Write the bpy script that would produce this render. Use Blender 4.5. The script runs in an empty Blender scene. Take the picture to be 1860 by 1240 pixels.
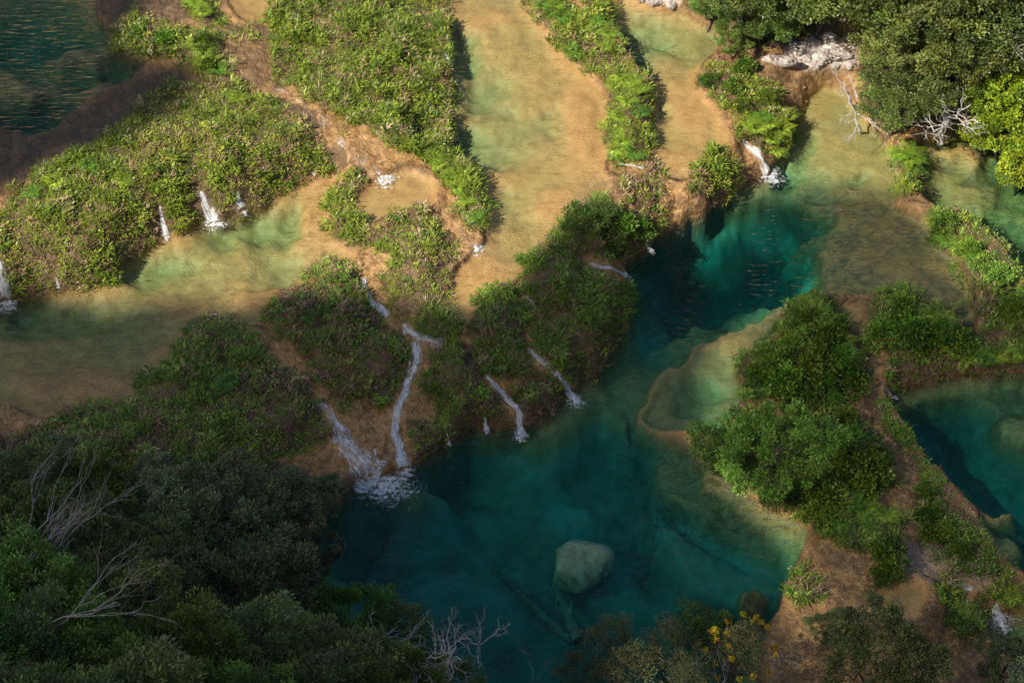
import bpy, bmesh, math, random
import numpy as np
from mathutils import Vector, Matrix

random.seed(7)
RNG = np.random.default_rng(7)
scene = bpy.context.scene
COL = scene.collection

# ------------------------------------------------------------------ camera
DIST, DEPR = 150.0, math.radians(48.0)
CAM = np.array([0.0, -DIST * math.cos(DEPR), DIST * math.sin(DEPR)])
cam_data = bpy.data.cameras.new('camera')
cam_data.lens, cam_data.sensor_width = 90.0, 36.0
cam_data.clip_end = 3000.0
cam = bpy.data.objects.new('camera', cam_data)
cam.location = CAM
cam.rotation_euler = (math.pi / 2 - DEPR, 0, 0)
COL.objects.link(cam)
scene.camera = cam

# ------------------------------------------------------------------ sky and sun
SUN_DIR = np.array([-0.57, -0.44, 0.76]); SUN_DIR /= np.linalg.norm(SUN_DIR)
world = bpy.data.worlds.new('World'); scene.world = world; world.use_nodes = True
wn = world.node_tree
sky = wn.nodes.new('ShaderNodeTexSky'); sky.sky_type = 'NISHITA'; sky.sun_disc = False
sky.sun_elevation = math.asin(SUN_DIR[2]); sky.sun_rotation = math.atan2(SUN_DIR[0], SUN_DIR[1])
wn.links.new(sky.outputs[0], wn.nodes['Background'].inputs[0])
wn.nodes['Background'].inputs[1].default_value = 0.085
sun_data = bpy.data.lights.new('sun', 'SUN'); sun_data.energy = 4.8; sun_data.angle = math.radians(0.55)
sun_data.color = (1.0, 0.93, 0.80)
sun = bpy.data.objects.new('sun', sun_data); COL.objects.link(sun)
sun.rotation_euler = Vector(SUN_DIR).to_track_quat('Z', 'Y').to_euler()
scene.view_settings.view_transform = 'Standard'; scene.view_settings.look = 'None'
scene.view_settings.exposure = 0.62; scene.view_settings.gamma = 1.0
scene.view_settings.use_curve_mapping = False
scene.render.engine = 'CYCLES'
scene.cycles.use_denoising = True
scene.cycles.max_bounces = 4; scene.cycles.diffuse_bounces = 2; scene.cycles.transmission_bounces = 2; scene.cycles.glossy_bounces = 2; scene.cycles.transparent_max_bounces = 12

# ------------------------------------------------------------------ measuring: photograph point -> place on the ground
PW, PH, KPX = 1860.0, 1240.0, 60.0 / DIST / 1860.0
FWD = np.array([0, math.cos(DEPR), -math.sin(DEPR)]); UPV = np.array([0, math.sin(DEPR), math.cos(DEPR)])
def at(px, py, z):
    px, py, z = (np.asarray(v, float) for v in (px, py, z))
    u, v = (px - PW / 2) * KPX, (PH / 2 - py) * KPX
    dy = FWD[1] + UPV[1] * v; dz = FWD[2] + UPV[2] * v
    t = (z - CAM[2]) / dz
    return np.stack([CAM[0] + u * t, CAM[1] + dy * t, z + 0 * t], -1)
def proj(x, y, z):
    dx, dy, dz = x - CAM[0], y - CAM[1], z - CAM[2]
    f = dy * FWD[1] + dz * FWD[2]; v = dy * UPV[1] + dz * UPV[2]
    return PW / 2 + dx / f / KPX, PH / 2 - v / f / KPX

# ------------------------------------------------------------------ small maths
_TAB = {}
def vnoise(x, y, seed=0):
    if seed not in _TAB: _TAB[seed] = np.random.default_rng(1000 + seed).random((256, 256))
    T = _TAB[seed]
    xi, yi = np.floor(x).astype(int), np.floor(y).astype(int)
    fx, fy = x - xi, y - yi
    fx, fy = fx * fx * (3 - 2 * fx), fy * fy * (3 - 2 * fy)
    a, b = T[xi & 255, yi & 255], T[(xi + 1) & 255, yi & 255]
    c, d = T[xi & 255, (yi + 1) & 255], T[(xi + 1) & 255, (yi + 1) & 255]
    return (a * (1 - fx) + b * fx) * (1 - fy) + (c * (1 - fx) + d * fx) * fy
def fbm(x, y, oct=4, seed=0):
    s, a, n = 0, 1.0, 0
    for i in range(oct):
        s = s + a * (vnoise(x * 2 ** i + 17.3 * i, y * 2 ** i - 9.1 * i, seed + i) - 0.5); n += a; a *= 0.5
    return s / n * 2
def sstep(a, b, x):
    t = np.clip((x - a) / (b - a), 0, 1); return t * t * (3 - 2 * t)
def pip(px, py, poly):
    P = np.asarray(poly, float); x0, y0 = P[:, 0], P[:, 1]; x1, y1 = np.roll(x0, -1), np.roll(y0, -1)
    ins = np.zeros(px.shape, bool)
    for a, b, c, d in zip(x0, y0, x1, y1):
        if b == d: continue
        ins ^= ((b > py) != (d > py)) & (px < (c - a) * (py - b) / (d - b) + a)
    return ins
def sdf(x, y, poly, far=-9.0, margin=4.0):
    """signed distance, positive inside; `far` beyond the margin round the outline"""
    P = np.asarray(poly, float)[:, :2]
    lo, hi = P.min(0) - margin, P.max(0) + margin
    out = np.full(x.shape, far)
    m = (x > lo[0]) & (x < hi[0]) & (y > lo[1]) & (y < hi[1])
    if not m.any(): return out
    X, Y = x[m], y[m]; D = np.full(X.shape, 1e9)
    for A, B in zip(P, np.roll(P, -1, 0)):
        e = B - A; t = np.clip(((X - A[0]) * e[0] + (Y - A[1]) * e[1]) / max(e @ e, 1e-9), 0, 1)
        D = np.minimum(D, (X - A[0] - t * e[0]) ** 2 + (Y - A[1] - t * e[1]) ** 2)
    D = np.sqrt(D); out[m] = np.where(pip(X, Y, P), D, -D)
    return out
def smooth_poly(P, n=2):
    P = np.asarray(P, float)
    for _ in range(n):
        Q = np.roll(P, -1, 0)
        P = np.stack([P * .75 + Q * .25, P * .25 + Q * .75], 1).reshape(-1, P.shape[1])
    return P

# ------------------------------------------------------------------ materials
def new_mat(name):
    m = bpy.data.materials.new(name); m.use_nodes = True
    nt = m.node_tree; nt.nodes.clear()
    out = nt.nodes.new('ShaderNodeOutputMaterial')
    return m, nt, out
class NT:
    def __init__(s, nt): s.nt = nt
    def n(s, typ, **kw):
        nd = s.nt.nodes.new('ShaderNode' + typ)
        for k, v in kw.items():
            if k == 'inp':
                for i, val in v.items():
                    if isinstance(val, bpy.types.NodeSocket): s.nt.links.new(val, nd.inputs[i])
                    else: nd.inputs[i].default_value = val
            else: setattr(nd, k, v)
        return nd
    def link(s, a, b): s.nt.links.new(a, b)
    def noise(s, vec, scale, detail=5, rough=.55, dist=0.0):
        return s.n('TexNoise', inp={'Vector': vec, 'Scale': scale, 'Detail': detail, 'Roughness': rough, 'Distortion': dist}).outputs['Fac']
    def ramp(s, fac, stops):
        r = s.n('ValToRGB'); s.link(fac, r.inputs[0]); el = r.color_ramp.elements
        while len(el) < len(stops): el.new(0.5)
        for e, (p, c) in zip(el, stops):
            e.position = p; e.color = (*c, 1) if len(c) == 3 else c
        return r.outputs[0]
    def mix(s, fac, a, b):
        m = s.n('MixRGB')
        for i, v in enumerate((fac, a, b)):
            if isinstance(v, bpy.types.NodeSocket): s.link(v, m.inputs[i])
            else: m.inputs[i].default_value = v if i == 0 else (*v, 1)
        return m.outputs[0]
    def math(s, op, a, b=0.0, clamp=False):
        m = s.n('Math', operation=op, use_clamp=clamp)
        for i, v in enumerate((a, b)):
            if isinstance(v, bpy.types.NodeSocket): s.link(v, m.inputs[i])
            else: m.inputs[i].default_value = v
        return m.outputs[0]

def mat_ground():
    m, nt, out = new_mat('travertine_ground'); N = NT(nt)
    pos = N.n('NewGeometry').outputs['Position']
    zone = N.n('VertexColor', layer_name='zone').outputs['Color']
    sep = N.n('SeparateColor', inp={0: zone})
    soil, ochre, marl = sep.outputs[0], sep.outputs[1], sep.outputs[2]
    z2 = N.n('VertexColor', layer_name='zone2').outputs['Color']
    sep2 = N.n('SeparateColor', inp={0: z2}); dark, mottle, pale = sep2.outputs[0], sep2.outputs[1], sep2.outputs[2]
    rsep = N.n('SeparateColor', inp={0: N.n('VertexColor', layer_name='ripple').outputs['Color']}); RIP, INP = rsep.outputs[0], rsep.outputs[1]
    n1 = N.noise(pos, .35, 3); n2 = N.noise(pos, 1.7, 5, .62, .6); n3 = N.noise(pos, 7.0, 3, .65)
    sand = N.ramp(n2, [(.25, (.28, .135, .036)), (.5, (.39, .205, .062)), (.75, (.47, .27, .092))])
    sand = N.mix(N.math('MULTIPLY', n1, .3), sand, (.34, .23, .115))
    och = N.ramp(n2, [(.28, (.10, .055, .025)), (.42, (.26, .14, .055)), (.56, (.44, .26, .11)), (.72, (.58, .42, .24))])
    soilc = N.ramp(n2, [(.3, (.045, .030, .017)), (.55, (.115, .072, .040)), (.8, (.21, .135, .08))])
    marlc = N.ramp(n1, [(.36, (.16, .175, .14)), (.5, (.25, .265, .215)), (.65, (.32, .33, .27))])
    c = N.mix(marl, sand, marlc)
    of = N.math('MULTIPLY', ochre, N.ramp(n1, [(.3, (.35,) * 3), (.65, (1,) * 3)]))
    c = N.mix(of, c, och)
    c = N.mix(N.math('MULTIPLY', N.math('SUBTRACT', 1.0, INP), N.ramp(N.noise(pos, 2.8, 4, .7, .8), [(.46, (0,) * 3), (.66, (.8,) * 3)])), c, (.10, .062, .032))
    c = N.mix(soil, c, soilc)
    # leaf litter and algae flecks lying on the beds
    v = N.n('TexVoronoi', feature='F1', inp={'Vector': pos, 'Scale': 3.2, 'Randomness': 1.0}).outputs['Distance']
    sp = N.math('MULTIPLY', N.ramp(v, [(.07, (1,) * 3), (.2, (0,) * 3)]), N.ramp(N.noise(pos, .55, 3), [(.44, (0,) * 3), (.6, (1,) * 3)]))
    c = N.mix(N.math('MULTIPLY', N.math('MULTIPLY', sp, RIP), .75), c, (.06, .045, .022))
    # crusts: wandering dark seams between old travertine lobes
    w = N.n('TexNoise', inp={'Vector': N.n('VectorMath', operation='MULTIPLY', inp={0: pos, 1: (.55, 1.25, 1)}).outputs[0], 'Scale': .9, 'Detail': 3, 'Roughness': .55, 'Distortion': 1.2}).outputs['Fac']
    seam = N.ramp(N.math('ABSOLUTE', N.math('SUBTRACT', w, .5)), [(.0, (1,) * 3), (.045, (0,) * 3)])
    seam = N.math('MULTIPLY', seam, N.math('ADD', N.math('MULTIPLY', mottle, .6), .03))
    c = N.mix(seam, c, (.085, .062, .036))
    blot = N.math('MULTIPLY', N.ramp(N.noise(pos, .8, 5, .6, 1.0), [(.5, (0,) * 3), (.62, (1,) * 3)]), mottle)
    c = N.mix(N.math('MULTIPLY', blot, .55), c, (.12, .088, .05))
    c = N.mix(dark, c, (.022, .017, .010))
    c = N.mix(pale, c, N.ramp(n3, [(.3, (.34, .27, .22)), (.6, (.70, .62, .56))]))
    crust = N.n('TexVoronoi', feature='F1', inp={'Vector': N.n('VectorMath', operation='ADD', inp={0: pos, 1: N.n('TexNoise', inp={'Vector': pos, 'Scale': 1.6, 'Detail': 4}).outputs['Color']}).outputs[0], 'Scale': 2.6}).outputs['Distance']
    hgt = N.math('ADD', N.math('ADD', n3, N.math('MULTIPLY', n2, 1.8)), N.math('MULTIPLY', crust, .9))
    hgt = N.math('MULTIPLY', hgt, N.math('SUBTRACT', 1.0, N.math('MULTIPLY', INP, .95)))
    b1 = N.n('Bump', inp={'Height': hgt, 'Strength': .55, 'Distance': .2})
    # shallow beds keep the ripple relief the current leaves in the silt
    rp = N.noise(N.n('VectorMath', operation='MULTIPLY', inp={0: pos, 1: (1.0, 1.7, 1)}).outputs[0], 5.2, 1, .5, .3)
    rp = N.math('MULTIPLY', rp, N.ramp(N.noise(pos, .22, 2), [(.40, (.15,) * 3), (.58, (1,) * 3)]))
    rip = N.math('MULTIPLY', rp, RIP)
    b2 = N.n('Bump', inp={'Height': rip, 'Strength': .8, 'Distance': .08, 'Normal': b1.outputs[0]})
    p = N.n('BsdfPrincipled', inp={'Base Color': c, 'Roughness': .62, 'Specular IOR Level': .35, 'Normal': b2.outputs[0]})
    N.link(p.outputs[0], out.inputs[0]); return m

def mat_water(name, dens, tint, scat=0.0):
    m, nt, out = new_mat(name); N = NT(nt)
    pos = N.n('NewGeometry').outputs['Position']
    st = N.n('VectorMath', operation='MULTIPLY', inp={0: pos, 1: (.6, 2.2, 1)}).outputs[0]
    r1 = N.noise(st, 1.7, 2, .5, .3); r2 = N.noise(pos, .5, 2)
    bump = N.n('Bump', inp={'Height': N.math('MULTIPLY', r1, N.math('ADD', r2, .25)), 'Strength': .8, 'Distance': .36})
    lw = N.n('LayerWeight', inp={'Blend': .5, 'Normal': bump.outputs[0]}).outputs['Facing']
    fr = N.math('ADD', N.math('MULTIPLY', N.math('POWER', lw, 5.0), .98), .02, True)
    tr = N.n('BsdfTransparent'); gl = N.n('BsdfGlossy', inp={'Roughness': .05, 'Normal': bump.outputs[0]})
    mx = N.n('MixShader', inp={0: fr, 1: tr.outputs[0], 2: gl.outputs[0]})
    N.link(mx.outputs[0], out.inputs[0])
    va = N.n('VolumeAbsorption', inp={'Color': (*tint, 1), 'Density': dens})
    if scat:
        vs = N.n('VolumeScatter', inp={'Color': (.25, .9, .85, 1), 'Density': scat, 'Anisotropy': .3})
        ad = N.n('AddShader', inp={0: va.outputs[0], 1: vs.outputs[0]}); N.link(ad.outputs[0], out.inputs[1])
    else: N.link(va.outputs[0], out.inputs[1])
    return m

def mat_leaf(name, transl=.35, rough=.45, spec=.4, vary=True):
    m, nt, out = new_mat(name); N = NT(nt)
    c = N.n('VertexColor', layer_name='tint').outputs['Color']
    rnd = None if not vary else N.n('ObjectInfo').outputs['Random']
    if vary: c = N.n('HueSaturation', inp={'Hue': N.math('ADD', .475, N.math('MULTIPLY', rnd, .05)), 'Saturation': 1.0, 'Value': N.math('ADD', .6, N.math('MULTIPLY', N.math('FRACT', N.math('MULTIPLY', rnd, 7.31)), .85)), 'Color': c}).outputs[0]
    p = N.n('BsdfPrincipled', inp={'Base Color': c, 'Roughness': rough, 'Specular IOR Level': spec})
    t = N.n('BsdfTranslucent', inp={'Color': N.mix(.5, c, (.16, .22, .02))})
    N.link(N.n('MixShader', inp={0: transl, 1: p.outputs[0], 2: t.outputs[0]}).outputs[0], out.inputs[0]); return m

def mat_bark(name, a, b, scale=6.0, rough=.85):
    m, nt, out = new_mat(name); N = NT(nt)
    pos = N.n('TexCoord').outputs['Object']
    f = N.noise(N.n('VectorMath', operation='MULTIPLY', inp={0: pos, 1: (1, 1, .35)}).outputs[0], scale, 6, .65)
    c = N.ramp(f, [(.3, a), (.68, b)])
    bp = N.n('Bump', inp={'Height': f, 'Strength': .8, 'Distance': .1})
    p = N.n('BsdfPrincipled', inp={'Base Color': c, 'Roughness': rough, 'Normal': bp.outputs[0]})
    N.link(p.outputs[0], out.inputs[0]); return m

def mat_foam():
    m, nt, out = new_mat('white_water'); N = NT(nt)
    fl = N.n('VertexColor', layer_name='flow').outputs['Color']; fade = N.n('SeparateColor', inp={0: fl}).outputs[2]
    st = N.n('VectorMath', operation='MULTIPLY', inp={0: fl, 1: (8.5, 1.1, 0)}).outputs[0]
    f = N.noise(st, 1.0, 7, .74, .5)
    lump = N.noise(N.n('VectorMath', operation='MULTIPLY', inp={0: fl, 1: (1.6, 1.1, 0)}).outputs[0], 1.0, 3, .6)
    a = N.math('SUBTRACT', N.math('ADD', f, N.math('MULTIPLY', N.math('SUBTRACT', lump, .5), .55)), N.math('ADD', .315, N.math('MULTIPLY', fade, .32)))
    a = N.math('MULTIPLY', N.math('MULTIPLY', a, 5.0, True), .95)
    c = N.ramp(f, [(.4, (.70, .75, .80)), (.6, (.93, .94, .95))])
    p = N.n('BsdfPrincipled', inp={'Base Color': c, 'Roughness': .5, 'Specular IOR Level': .3})
    tl = N.n('BsdfTranslucent', inp={'Color': (.85, .88, .92, 1)})
    mx = N.n('MixShader', inp={0: .3, 1: p.outputs[0], 2: tl.outputs[0]})
    N.link(N.n('MixShader', inp={0: a, 1: N.n('BsdfTransparent').outputs[0], 2: mx.outputs[0]}).outputs[0], out.inputs[0]); return m

def mat_cloud(name, through):
    m, nt, out = new_mat(name); N = NT(nt)
    d = N.n('BsdfDiffuse', inp={'Color': (.85, .85, .87, 1)}); t = N.n('BsdfTransparent')
    N.link(N.n('MixShader', inp={0: through, 1: d.outputs[0], 2: t.outputs[0]}).outputs[0], out.inputs[0]); return m

M = {
    'cover': mat_leaf('ground_cover_leaves', vary=False),
    'ground': mat_ground(),
    'leaf': mat_leaf('leaves'), 'gloss_leaf': mat_leaf('glossy_leaves', .25, .42, .5), 'dull_leaf': mat_leaf('dull_leaves', .25, .6, .25),
    'bark': mat_bark('brown_bark', (.035, .026, .018), (.13, .10, .07)),
    'pale_bark': mat_bark('pale_bark', (.20, .18, .16), (.42, .39, .36), 9.0),
    'white_bark': mat_bark('white_bark', (.40, .37, .34), (.72, .68, .63), 9.0),
    'wet_wood': mat_bark('sunken_wood', (.05, .05, .035), (.22, .20, .14), 2.0),
    'limestone': mat_bark('limestone', (.13, .10, .085), (.52, .46, .41), 3.2),
    'crusted_rock': mat_bark('crusted_rock', (.20, .15, .08), (.52, .42, .26), 1.6),
    'foam': mat_foam(),
}

# ------------------------------------------------------------------ mesh helpers
def mesh_np(name, verts, faces, mat, cols=None, smooth=False):
    """one mesh from numpy arrays; faces all of one size"""
    me = bpy.data.meshes.new(name)
    verts = np.ascontiguousarray(verts, np.float32); faces = np.ascontiguousarray(faces, np.int32)
    k = faces.shape[1]
    me.vertices.add(len(verts)); me.vertices.foreach_set('co', verts.ravel())
    me.loops.add(faces.size); me.loops.foreach_set('vertex_index', faces.ravel())
    me.polygons.add(len(faces)); me.polygons.foreach_set('loop_start', np.arange(len(faces), dtype=np.int32) * k)
    if smooth: me.polygons.foreach_set('use_smooth', np.ones(len(faces), bool))
    for an, arr in (cols or {}).items():
        a = me.color_attributes.new(an, 'FLOAT_COLOR', 'POINT')
        c = np.ones((len(verts), 4), np.float32); c[:, :3] = arr; a.data.foreach_set('color', c.ravel())
    me.materials.append(mat); me.update(calc_edges=True); me.validate(); return me
def link(name, data, parent=None, loc=None, label=None, cat=None, group=None, kind=None):
    o = bpy.data.objects.new(name, data); COL.objects.link(o)
    if parent is not None: o.parent = parent
    if loc is not None: o.location = loc
    if label: o['label'] = label
    if cat: o['category'] = cat
    if group: o['group'] = group
    if kind: o['kind'] = kind
    return o

# ------------------------------------------------------------------ the terraces: land heights measured at spots of the photograph
LAND = [(200,140,5.5),(265,120,5.5),(150,290,5.5),(0,330,5.5),(-200,350,5.5),(330,90,5.6),(420,100,5.5),(480,60,5.4),(600,50,5.0),(600,-150,5.2),(700,100,4.3),
 (795,0,2.75),(800,100,2.75),(805,200,2.7),(795,250,2.7),(760,120,3.6),(600,110,4.8),(540,190,4.9),(620,270,4.2),(680,315,3.5),(700,230,4.1),(830,330,3.2),(860,390,3.0),(800,420,3.0),(855,445,2.7),
 (760,480,3.0),(770,540,2.7),(615,370,3.0),(640,460,2.6),(680,520,2.4),(250,250,5.5),(100,350,5.4),(400,250,5.1),(530,230,4.7),(200,420,4.8),(20,470,4.8),(-150,470,4.8),(470,320,4.3),
 (560,300,3.6),(350,360,4.6),(120,490,4.1),(450,615,2.5),(550,550,2.7),(600,500,2.7),(330,655,2.6),(200,745,2.6),(100,775,2.7),(420,720,2.2),(500,750,1.7),(570,800,.9),(600,860,.5),
 (300,850,2.6),(150,900,4),(0,900,5),(-200,900,6),(400,1000,3.0),(560,930,1.0),(0,1200,9),(300,1200,7),(600,1200,4.0),(800,1260,2.5),(590,590,2.6),(640,650,2.0),(650,720,1.3),(690,790,.9),(620,800,1.0),
 (715,620,2.0),(735,720,1.3),(740,815,.5),(770,590,2.5),(840,575,2.7),(900,580,2.6),(830,660,2.0),(860,740,1.1),(930,720,.9),(920,650,1.8),(980,640,1.8),(1000,490,2.8),(1060,430,2.7),
 (1100,390,2.4),(1150,420,1.6),(1090,490,2.0),(1130,550,1.3),(1060,600,1.8),(1075,660,.9),(1000,710,.8),(800,780,.7),(1000,30,2.9),(1085,100,2.8),(1140,180,2.9),(1140,260,2.8),(1150,300,2.5),
 (1120,340,2.6),(1180,350,2.1),(1230,370,1.5),(1280,350,1.6),(1200,400,1.0),(1340,310,1.3),(1370,300,1.0),(1330,200,2.3),(1380,190,1.9),(1400,240,1.6),(1350,130,2.2),(1440,160,1.0),(1480,140,.7),
 (1400,110,2.3),(1500,100,2.6),(1600,0,5),(1300,0,3.2),(1800,0,7),(2100,0,8),(1600,150,.9),(1650,230,.5),(1800,150,1.5),(1640,330,.35),(1680,370,.4),(1740,430,.5),(1800,480,.5),(1850,560,.4),
 (1780,600,.4),(1700,600,.6),(1640,590,.6),(1600,640,.5),(1560,700,.5),(1500,650,.8),(1400,680,.6),(1450,600,.5),(1820,640,.1),(1700,660,.1),(1590,710,.4),(1400,820,.7),(1500,800,.7),(1600,800,.2),
 (1680,860,-.2),(1740,940,-.35),(1600,900,.2),(1500,950,.4),(1500,1030,.5),(1560,1000,.4),(1450,1100,.4),(1600,1180,.2),(1720,1050,-.5),(1770,990,-.55),(1740,1150,-1.0),(1800,1060,-.9),(1770,1180,-1.6),
 (1700,1230,-.5),(1500,1200,.4),(1400,1260,.5),(1200,1330,1.5),(1000,1350,2),(1900,1075,-.9),(1760,1100,-1.0),(2100,1090,-1.3)]

# pools: outline, water level, deepest bed, width of the sloping edge
POOLS = {
 'A': dict(z=5.4, d=1.2, w=2.5, p=[(-400,-250),(160,-250),(170,20),(200,60),(195,97),(262,102),(250,135),(190,160),(150,185),(110,225),(60,250),(30,240),(-20,225),(-400,250)]),
 'A2': dict(z=5.42, d=.25, w=1.0, p=[(405,-200),(505,-200),(508,40),(440,38),(405,5)]),
 'B': dict(z=2.4, d=.55, w=1.8, p=[(-400,575),(0,552),(35,540),(110,530),(190,515),(215,485),(290,434),(320,425),(360,402),(405,402),(455,382),(520,347),(580,324),(604,320),(606,352),(594,395),(602,430),(645,455),(650,472),(592,490),(560,515),(500,535),(482,575),(500,598),(470,598),(425,585),(370,588),(332,620),(310,650),(262,700),(255,718),(160,738),(92,765),(40,747),(0,737),(-400,720)]),
 'H': dict(z=3.3, d=.22, w=.6, p=[(640,362),(655,342),(690,325),(740,302),(788,322),(800,355),(775,378),(722,383),(682,410),(652,397),(636,378)]),
 'C': dict(z=2.6, d=.38, w=1.2, p=[(815,-220),(815,60),(820,130),(822,200),(815,260),(838,292),(870,340),(887,380),(875,412),(878,447),(852,467),(822,492),(806,540),(795,572),(840,577),(868,562),(880,542),(940,510),(958,480),(1005,445),(1028,402),(1065,368),(1105,362),(1115,330),(1085,305),(1100,282),(1108,240),(1106,200),(1108,165),(1058,130),(1018,90),(988,45),(958,5),(948,-220)]),
 'C2': dict(z=2.15, d=.42, w=1.0, p=[(1070,-120),(1102,0),(1118,60),(1152,110),(1182,150),(1188,200),(1182,260),(1176,292),(1205,318),(1250,330),(1268,300),(1318,268),(1330,242),(1308,205),(1275,172),(1265,130),(1312,80),(1322,55),(1282,42),(1240,22),(1180,12),(1140,-12),(1125,-120)]),
 'D': dict(z=0.0, d=4.4, w=3.4, p=[(1402,322),(1405,302),(1420,277),(1440,257),(1446,217),(1470,172),(1490,150),(1530,155),(1556,200),(1592,237),(1620,268),(1636,300),(1638,345),(1622,372),(1680,390),(1695,430),(1722,457),(1750,482),(1766,540),(1778,592),(1760,612),(1748,566),(1692,555),(1640,530),(1592,538),(1560,540),(1452,538),(1420,600),(1362,640),(1340,670),(1354,715),(1330,745),(1318,778),(1266,792),(1262,815),(1280,840),(1330,870),(1380,910),(1430,930),(1470,950),(1475,970),(1455,1000),(1440,1030),(1425,1060),(1420,1090),(1400,1120),(1390,1160),(1370,1330),(700,1330),(600,1130),(560,960),(610,917),(650,877),(692,867),(740,852),(762,837),(800,812),(830,797),(860,782),(882,772),(945,777),(985,762),(1010,737),(1030,717),(1060,692),(1087,682),(1112,652),(1132,612),(1147,580),(1150,520),(1142,500),(1132,482),(1152,467),(1182,452),(1192,427),(1240,407),(1300,382),(1332,347),(1380,322)]),
 'I': dict(z=0.06, d=.3, w=.6, p=[(1478,549),(1560,549),(1575,570),(1560,590),(1530,595),(1500,580)]),
 'E': dict(z=-0.7, d=4.2, w=2.2, p=[(1615,722),(1640,703),(1680,692),(1720,680),(1860,674),(2250,667),(2250,1090),(1890,1062),(1835,1022),(1792,980),(1780,930),(1740,890),(1720,860),(1690,840),(1660,790),(1630,757)]),
 'F': dict(z=-2.4, d=1.3, w=1.2, p=[(1785,1132),(1800,1118),(1840,1108),(2150,1105),(2150,1330),(1860,1330),(1850,1200),(1800,1165)]),
 'G': dict(z=-0.35, d=1.3, w=1.8, p=[(1668,262),(1700,232),(1760,215),(1850,180),(2250,150),(2250,640),(1900,575),(1852,490),(1822,450),(1790,420),(1740,390),(1700,385),(1666,350),(1660,310)]),
 'J': dict(z=0.22, d=.2, w=.6, p=[(1592,1062),(1630,1050),(1680,1050),(1690,1080),(1678,1115),(1660,1138),(1640,1140),(1600,1125),(1585,1090)]),
}
# places where a bed is deeper or shallower: (pool, photo x, y, half-width x, y, depth)
SPOTS = [('A',60,50,130,45,2.1),('A',205,108,70,22,2.0),('A',60,190,75,36,2.0),('A',130,90,60,16,.5),('A',20,135,40,14,.5),('A',60,150,50,14,.5),('A',235,120,25,20,.9),
 ('B',440,400,90,40,1.3),('B',260,480,90,35,1.2),('B',520,400,28,30,1.15),('B',500,480,40,25,.9),('B',90,570,160,28,1.2),('B',30,545,40,20,1.6),('B',240,570,90,28,.9),('B',230,600,60,25,.8),('B',160,690,160,35,.12),('B',575,400,28,90,.1),
 ('B',350,560,60,30,.3),('B',470,540,60,30,.15),('B',440,450,30,40,.55),
 ('C',835,75,28,35,1.5),('C',845,100,25,25,1.5),('C',880,165,60,45,1.05),('C',850,250,45,26,1.9),('C',880,262,30,14,1.7),('C',960,220,60,25,.8),('C',890,30,50,30,.25),('C',930,370,50,40,.7),('C',900,260,60,40,.9),('C',1060,220,40,120,.06),
 ('C',900,310,60,25,.3),('C',880,500,60,50,.1),('C',1030,370,60,40,.1),('C',930,60,60,20,.45),
 ('C2',1140,75,35,38,2.6),('C2',1165,115,22,22,2.4),('C2',1200,60,60,35,1.3),('C2',1230,65,40,8,1.9),('C2',1290,55,20,8,1.5),('C2',1260,70,50,30,.8),('C2',1215,190,32,22,.9),('C2',1195,240,22,10,.6),('C2',1260,200,50,60,.12),('C2',1230,290,60,30,.1),
 ('E',1865,755,60,55,.9),('E',1830,700,50,25,1.5),('E',1700,740,40,18,3.0),('E',1820,925,60,10,.25),('E',1835,980,40,40,.8),('E',1800,1000,30,25,.3),('E',1790,960,20,20,.3),
 ('G',1750,270,45,22,.15),('G',1700,300,60,30,.6),('G',1760,340,60,40,.7),('G',1850,400,60,40,1.6)]
# shelves under the big pool: (outline, depth, softness)
SHELVES = [
 ([(1440,330),(1500,375),(1478,450),(1480,530),(1450,548),(1600,565),(1850,650),(1850,380),(1650,200),(1540,120),(1470,130),(1448,215),(1470,255),(1440,290)], .42, .9),
 ([(1405,325),(1430,300),(1480,290),(1520,320),(1500,380),(1440,360)], .75, .8),
 ([(1090,690),(1130,625),(1200,580),(1262,562),(1290,560),(1318,530),(1350,515),(1400,515),(1450,540),(1440,600),(1340,760),(1180,760)], 1.5, .4),
 ([(1158,748),(1172,706),(1215,655),(1262,618),(1300,608),(1350,580),(1440,532),(1480,560),(1380,660),(1400,820),(1270,805),(1240,792),(1190,777)], .72, .3),
 ([(1158,750),(1172,706),(1215,655),(1262,618),(1300,606),(1345,590),(1350,600),(1305,622),(1268,634),(1228,668),(1190,712),(1178,745),(1205,772),(1250,786),(1240,798),(1185,782)], .40, .35),
 ([(1300,606),(1440,530),(1460,545),(1430,600),(1370,642),(1340,690),(1330,640)], .42, .5),
 ([(1185,768),(1245,776),(1285,772),(1285,802),(1240,798)], -.08, .15),
 ([(1232,690),(1260,665),(1310,672),(1335,700),(1310,730),(1262,742),(1225,735)], 1.1, .5),
 ([(1265,750),(1290,735),(1345,730),(1345,775),(1290,780),(1255,772)], 1.25, .3),
 ([(1190,790),(1270,800),(1340,865),(1480,940),(1480,975),(1400,990),(1320,950),(1240,900),(1185,850)], 1.5, .7),
 ([(1285,835),(1350,870),(1480,940),(1480,975),(1420,965),(1340,915),(1280,870)], .55, .5),
 ([(1190,880),(1280,930),(1400,985),(1470,1000),(1440,1050),(1340,1060),(1250,1010),(1190,945)], 2.4, .7),
 ([(1350,1050),(1385,1040),(1400,1080),(1390,1110),(1360,1105)], 1.0, .4),
 ([(1110,680),(1150,700),(1150,760),(1090,740)], 1.7, .6),
]
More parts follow.
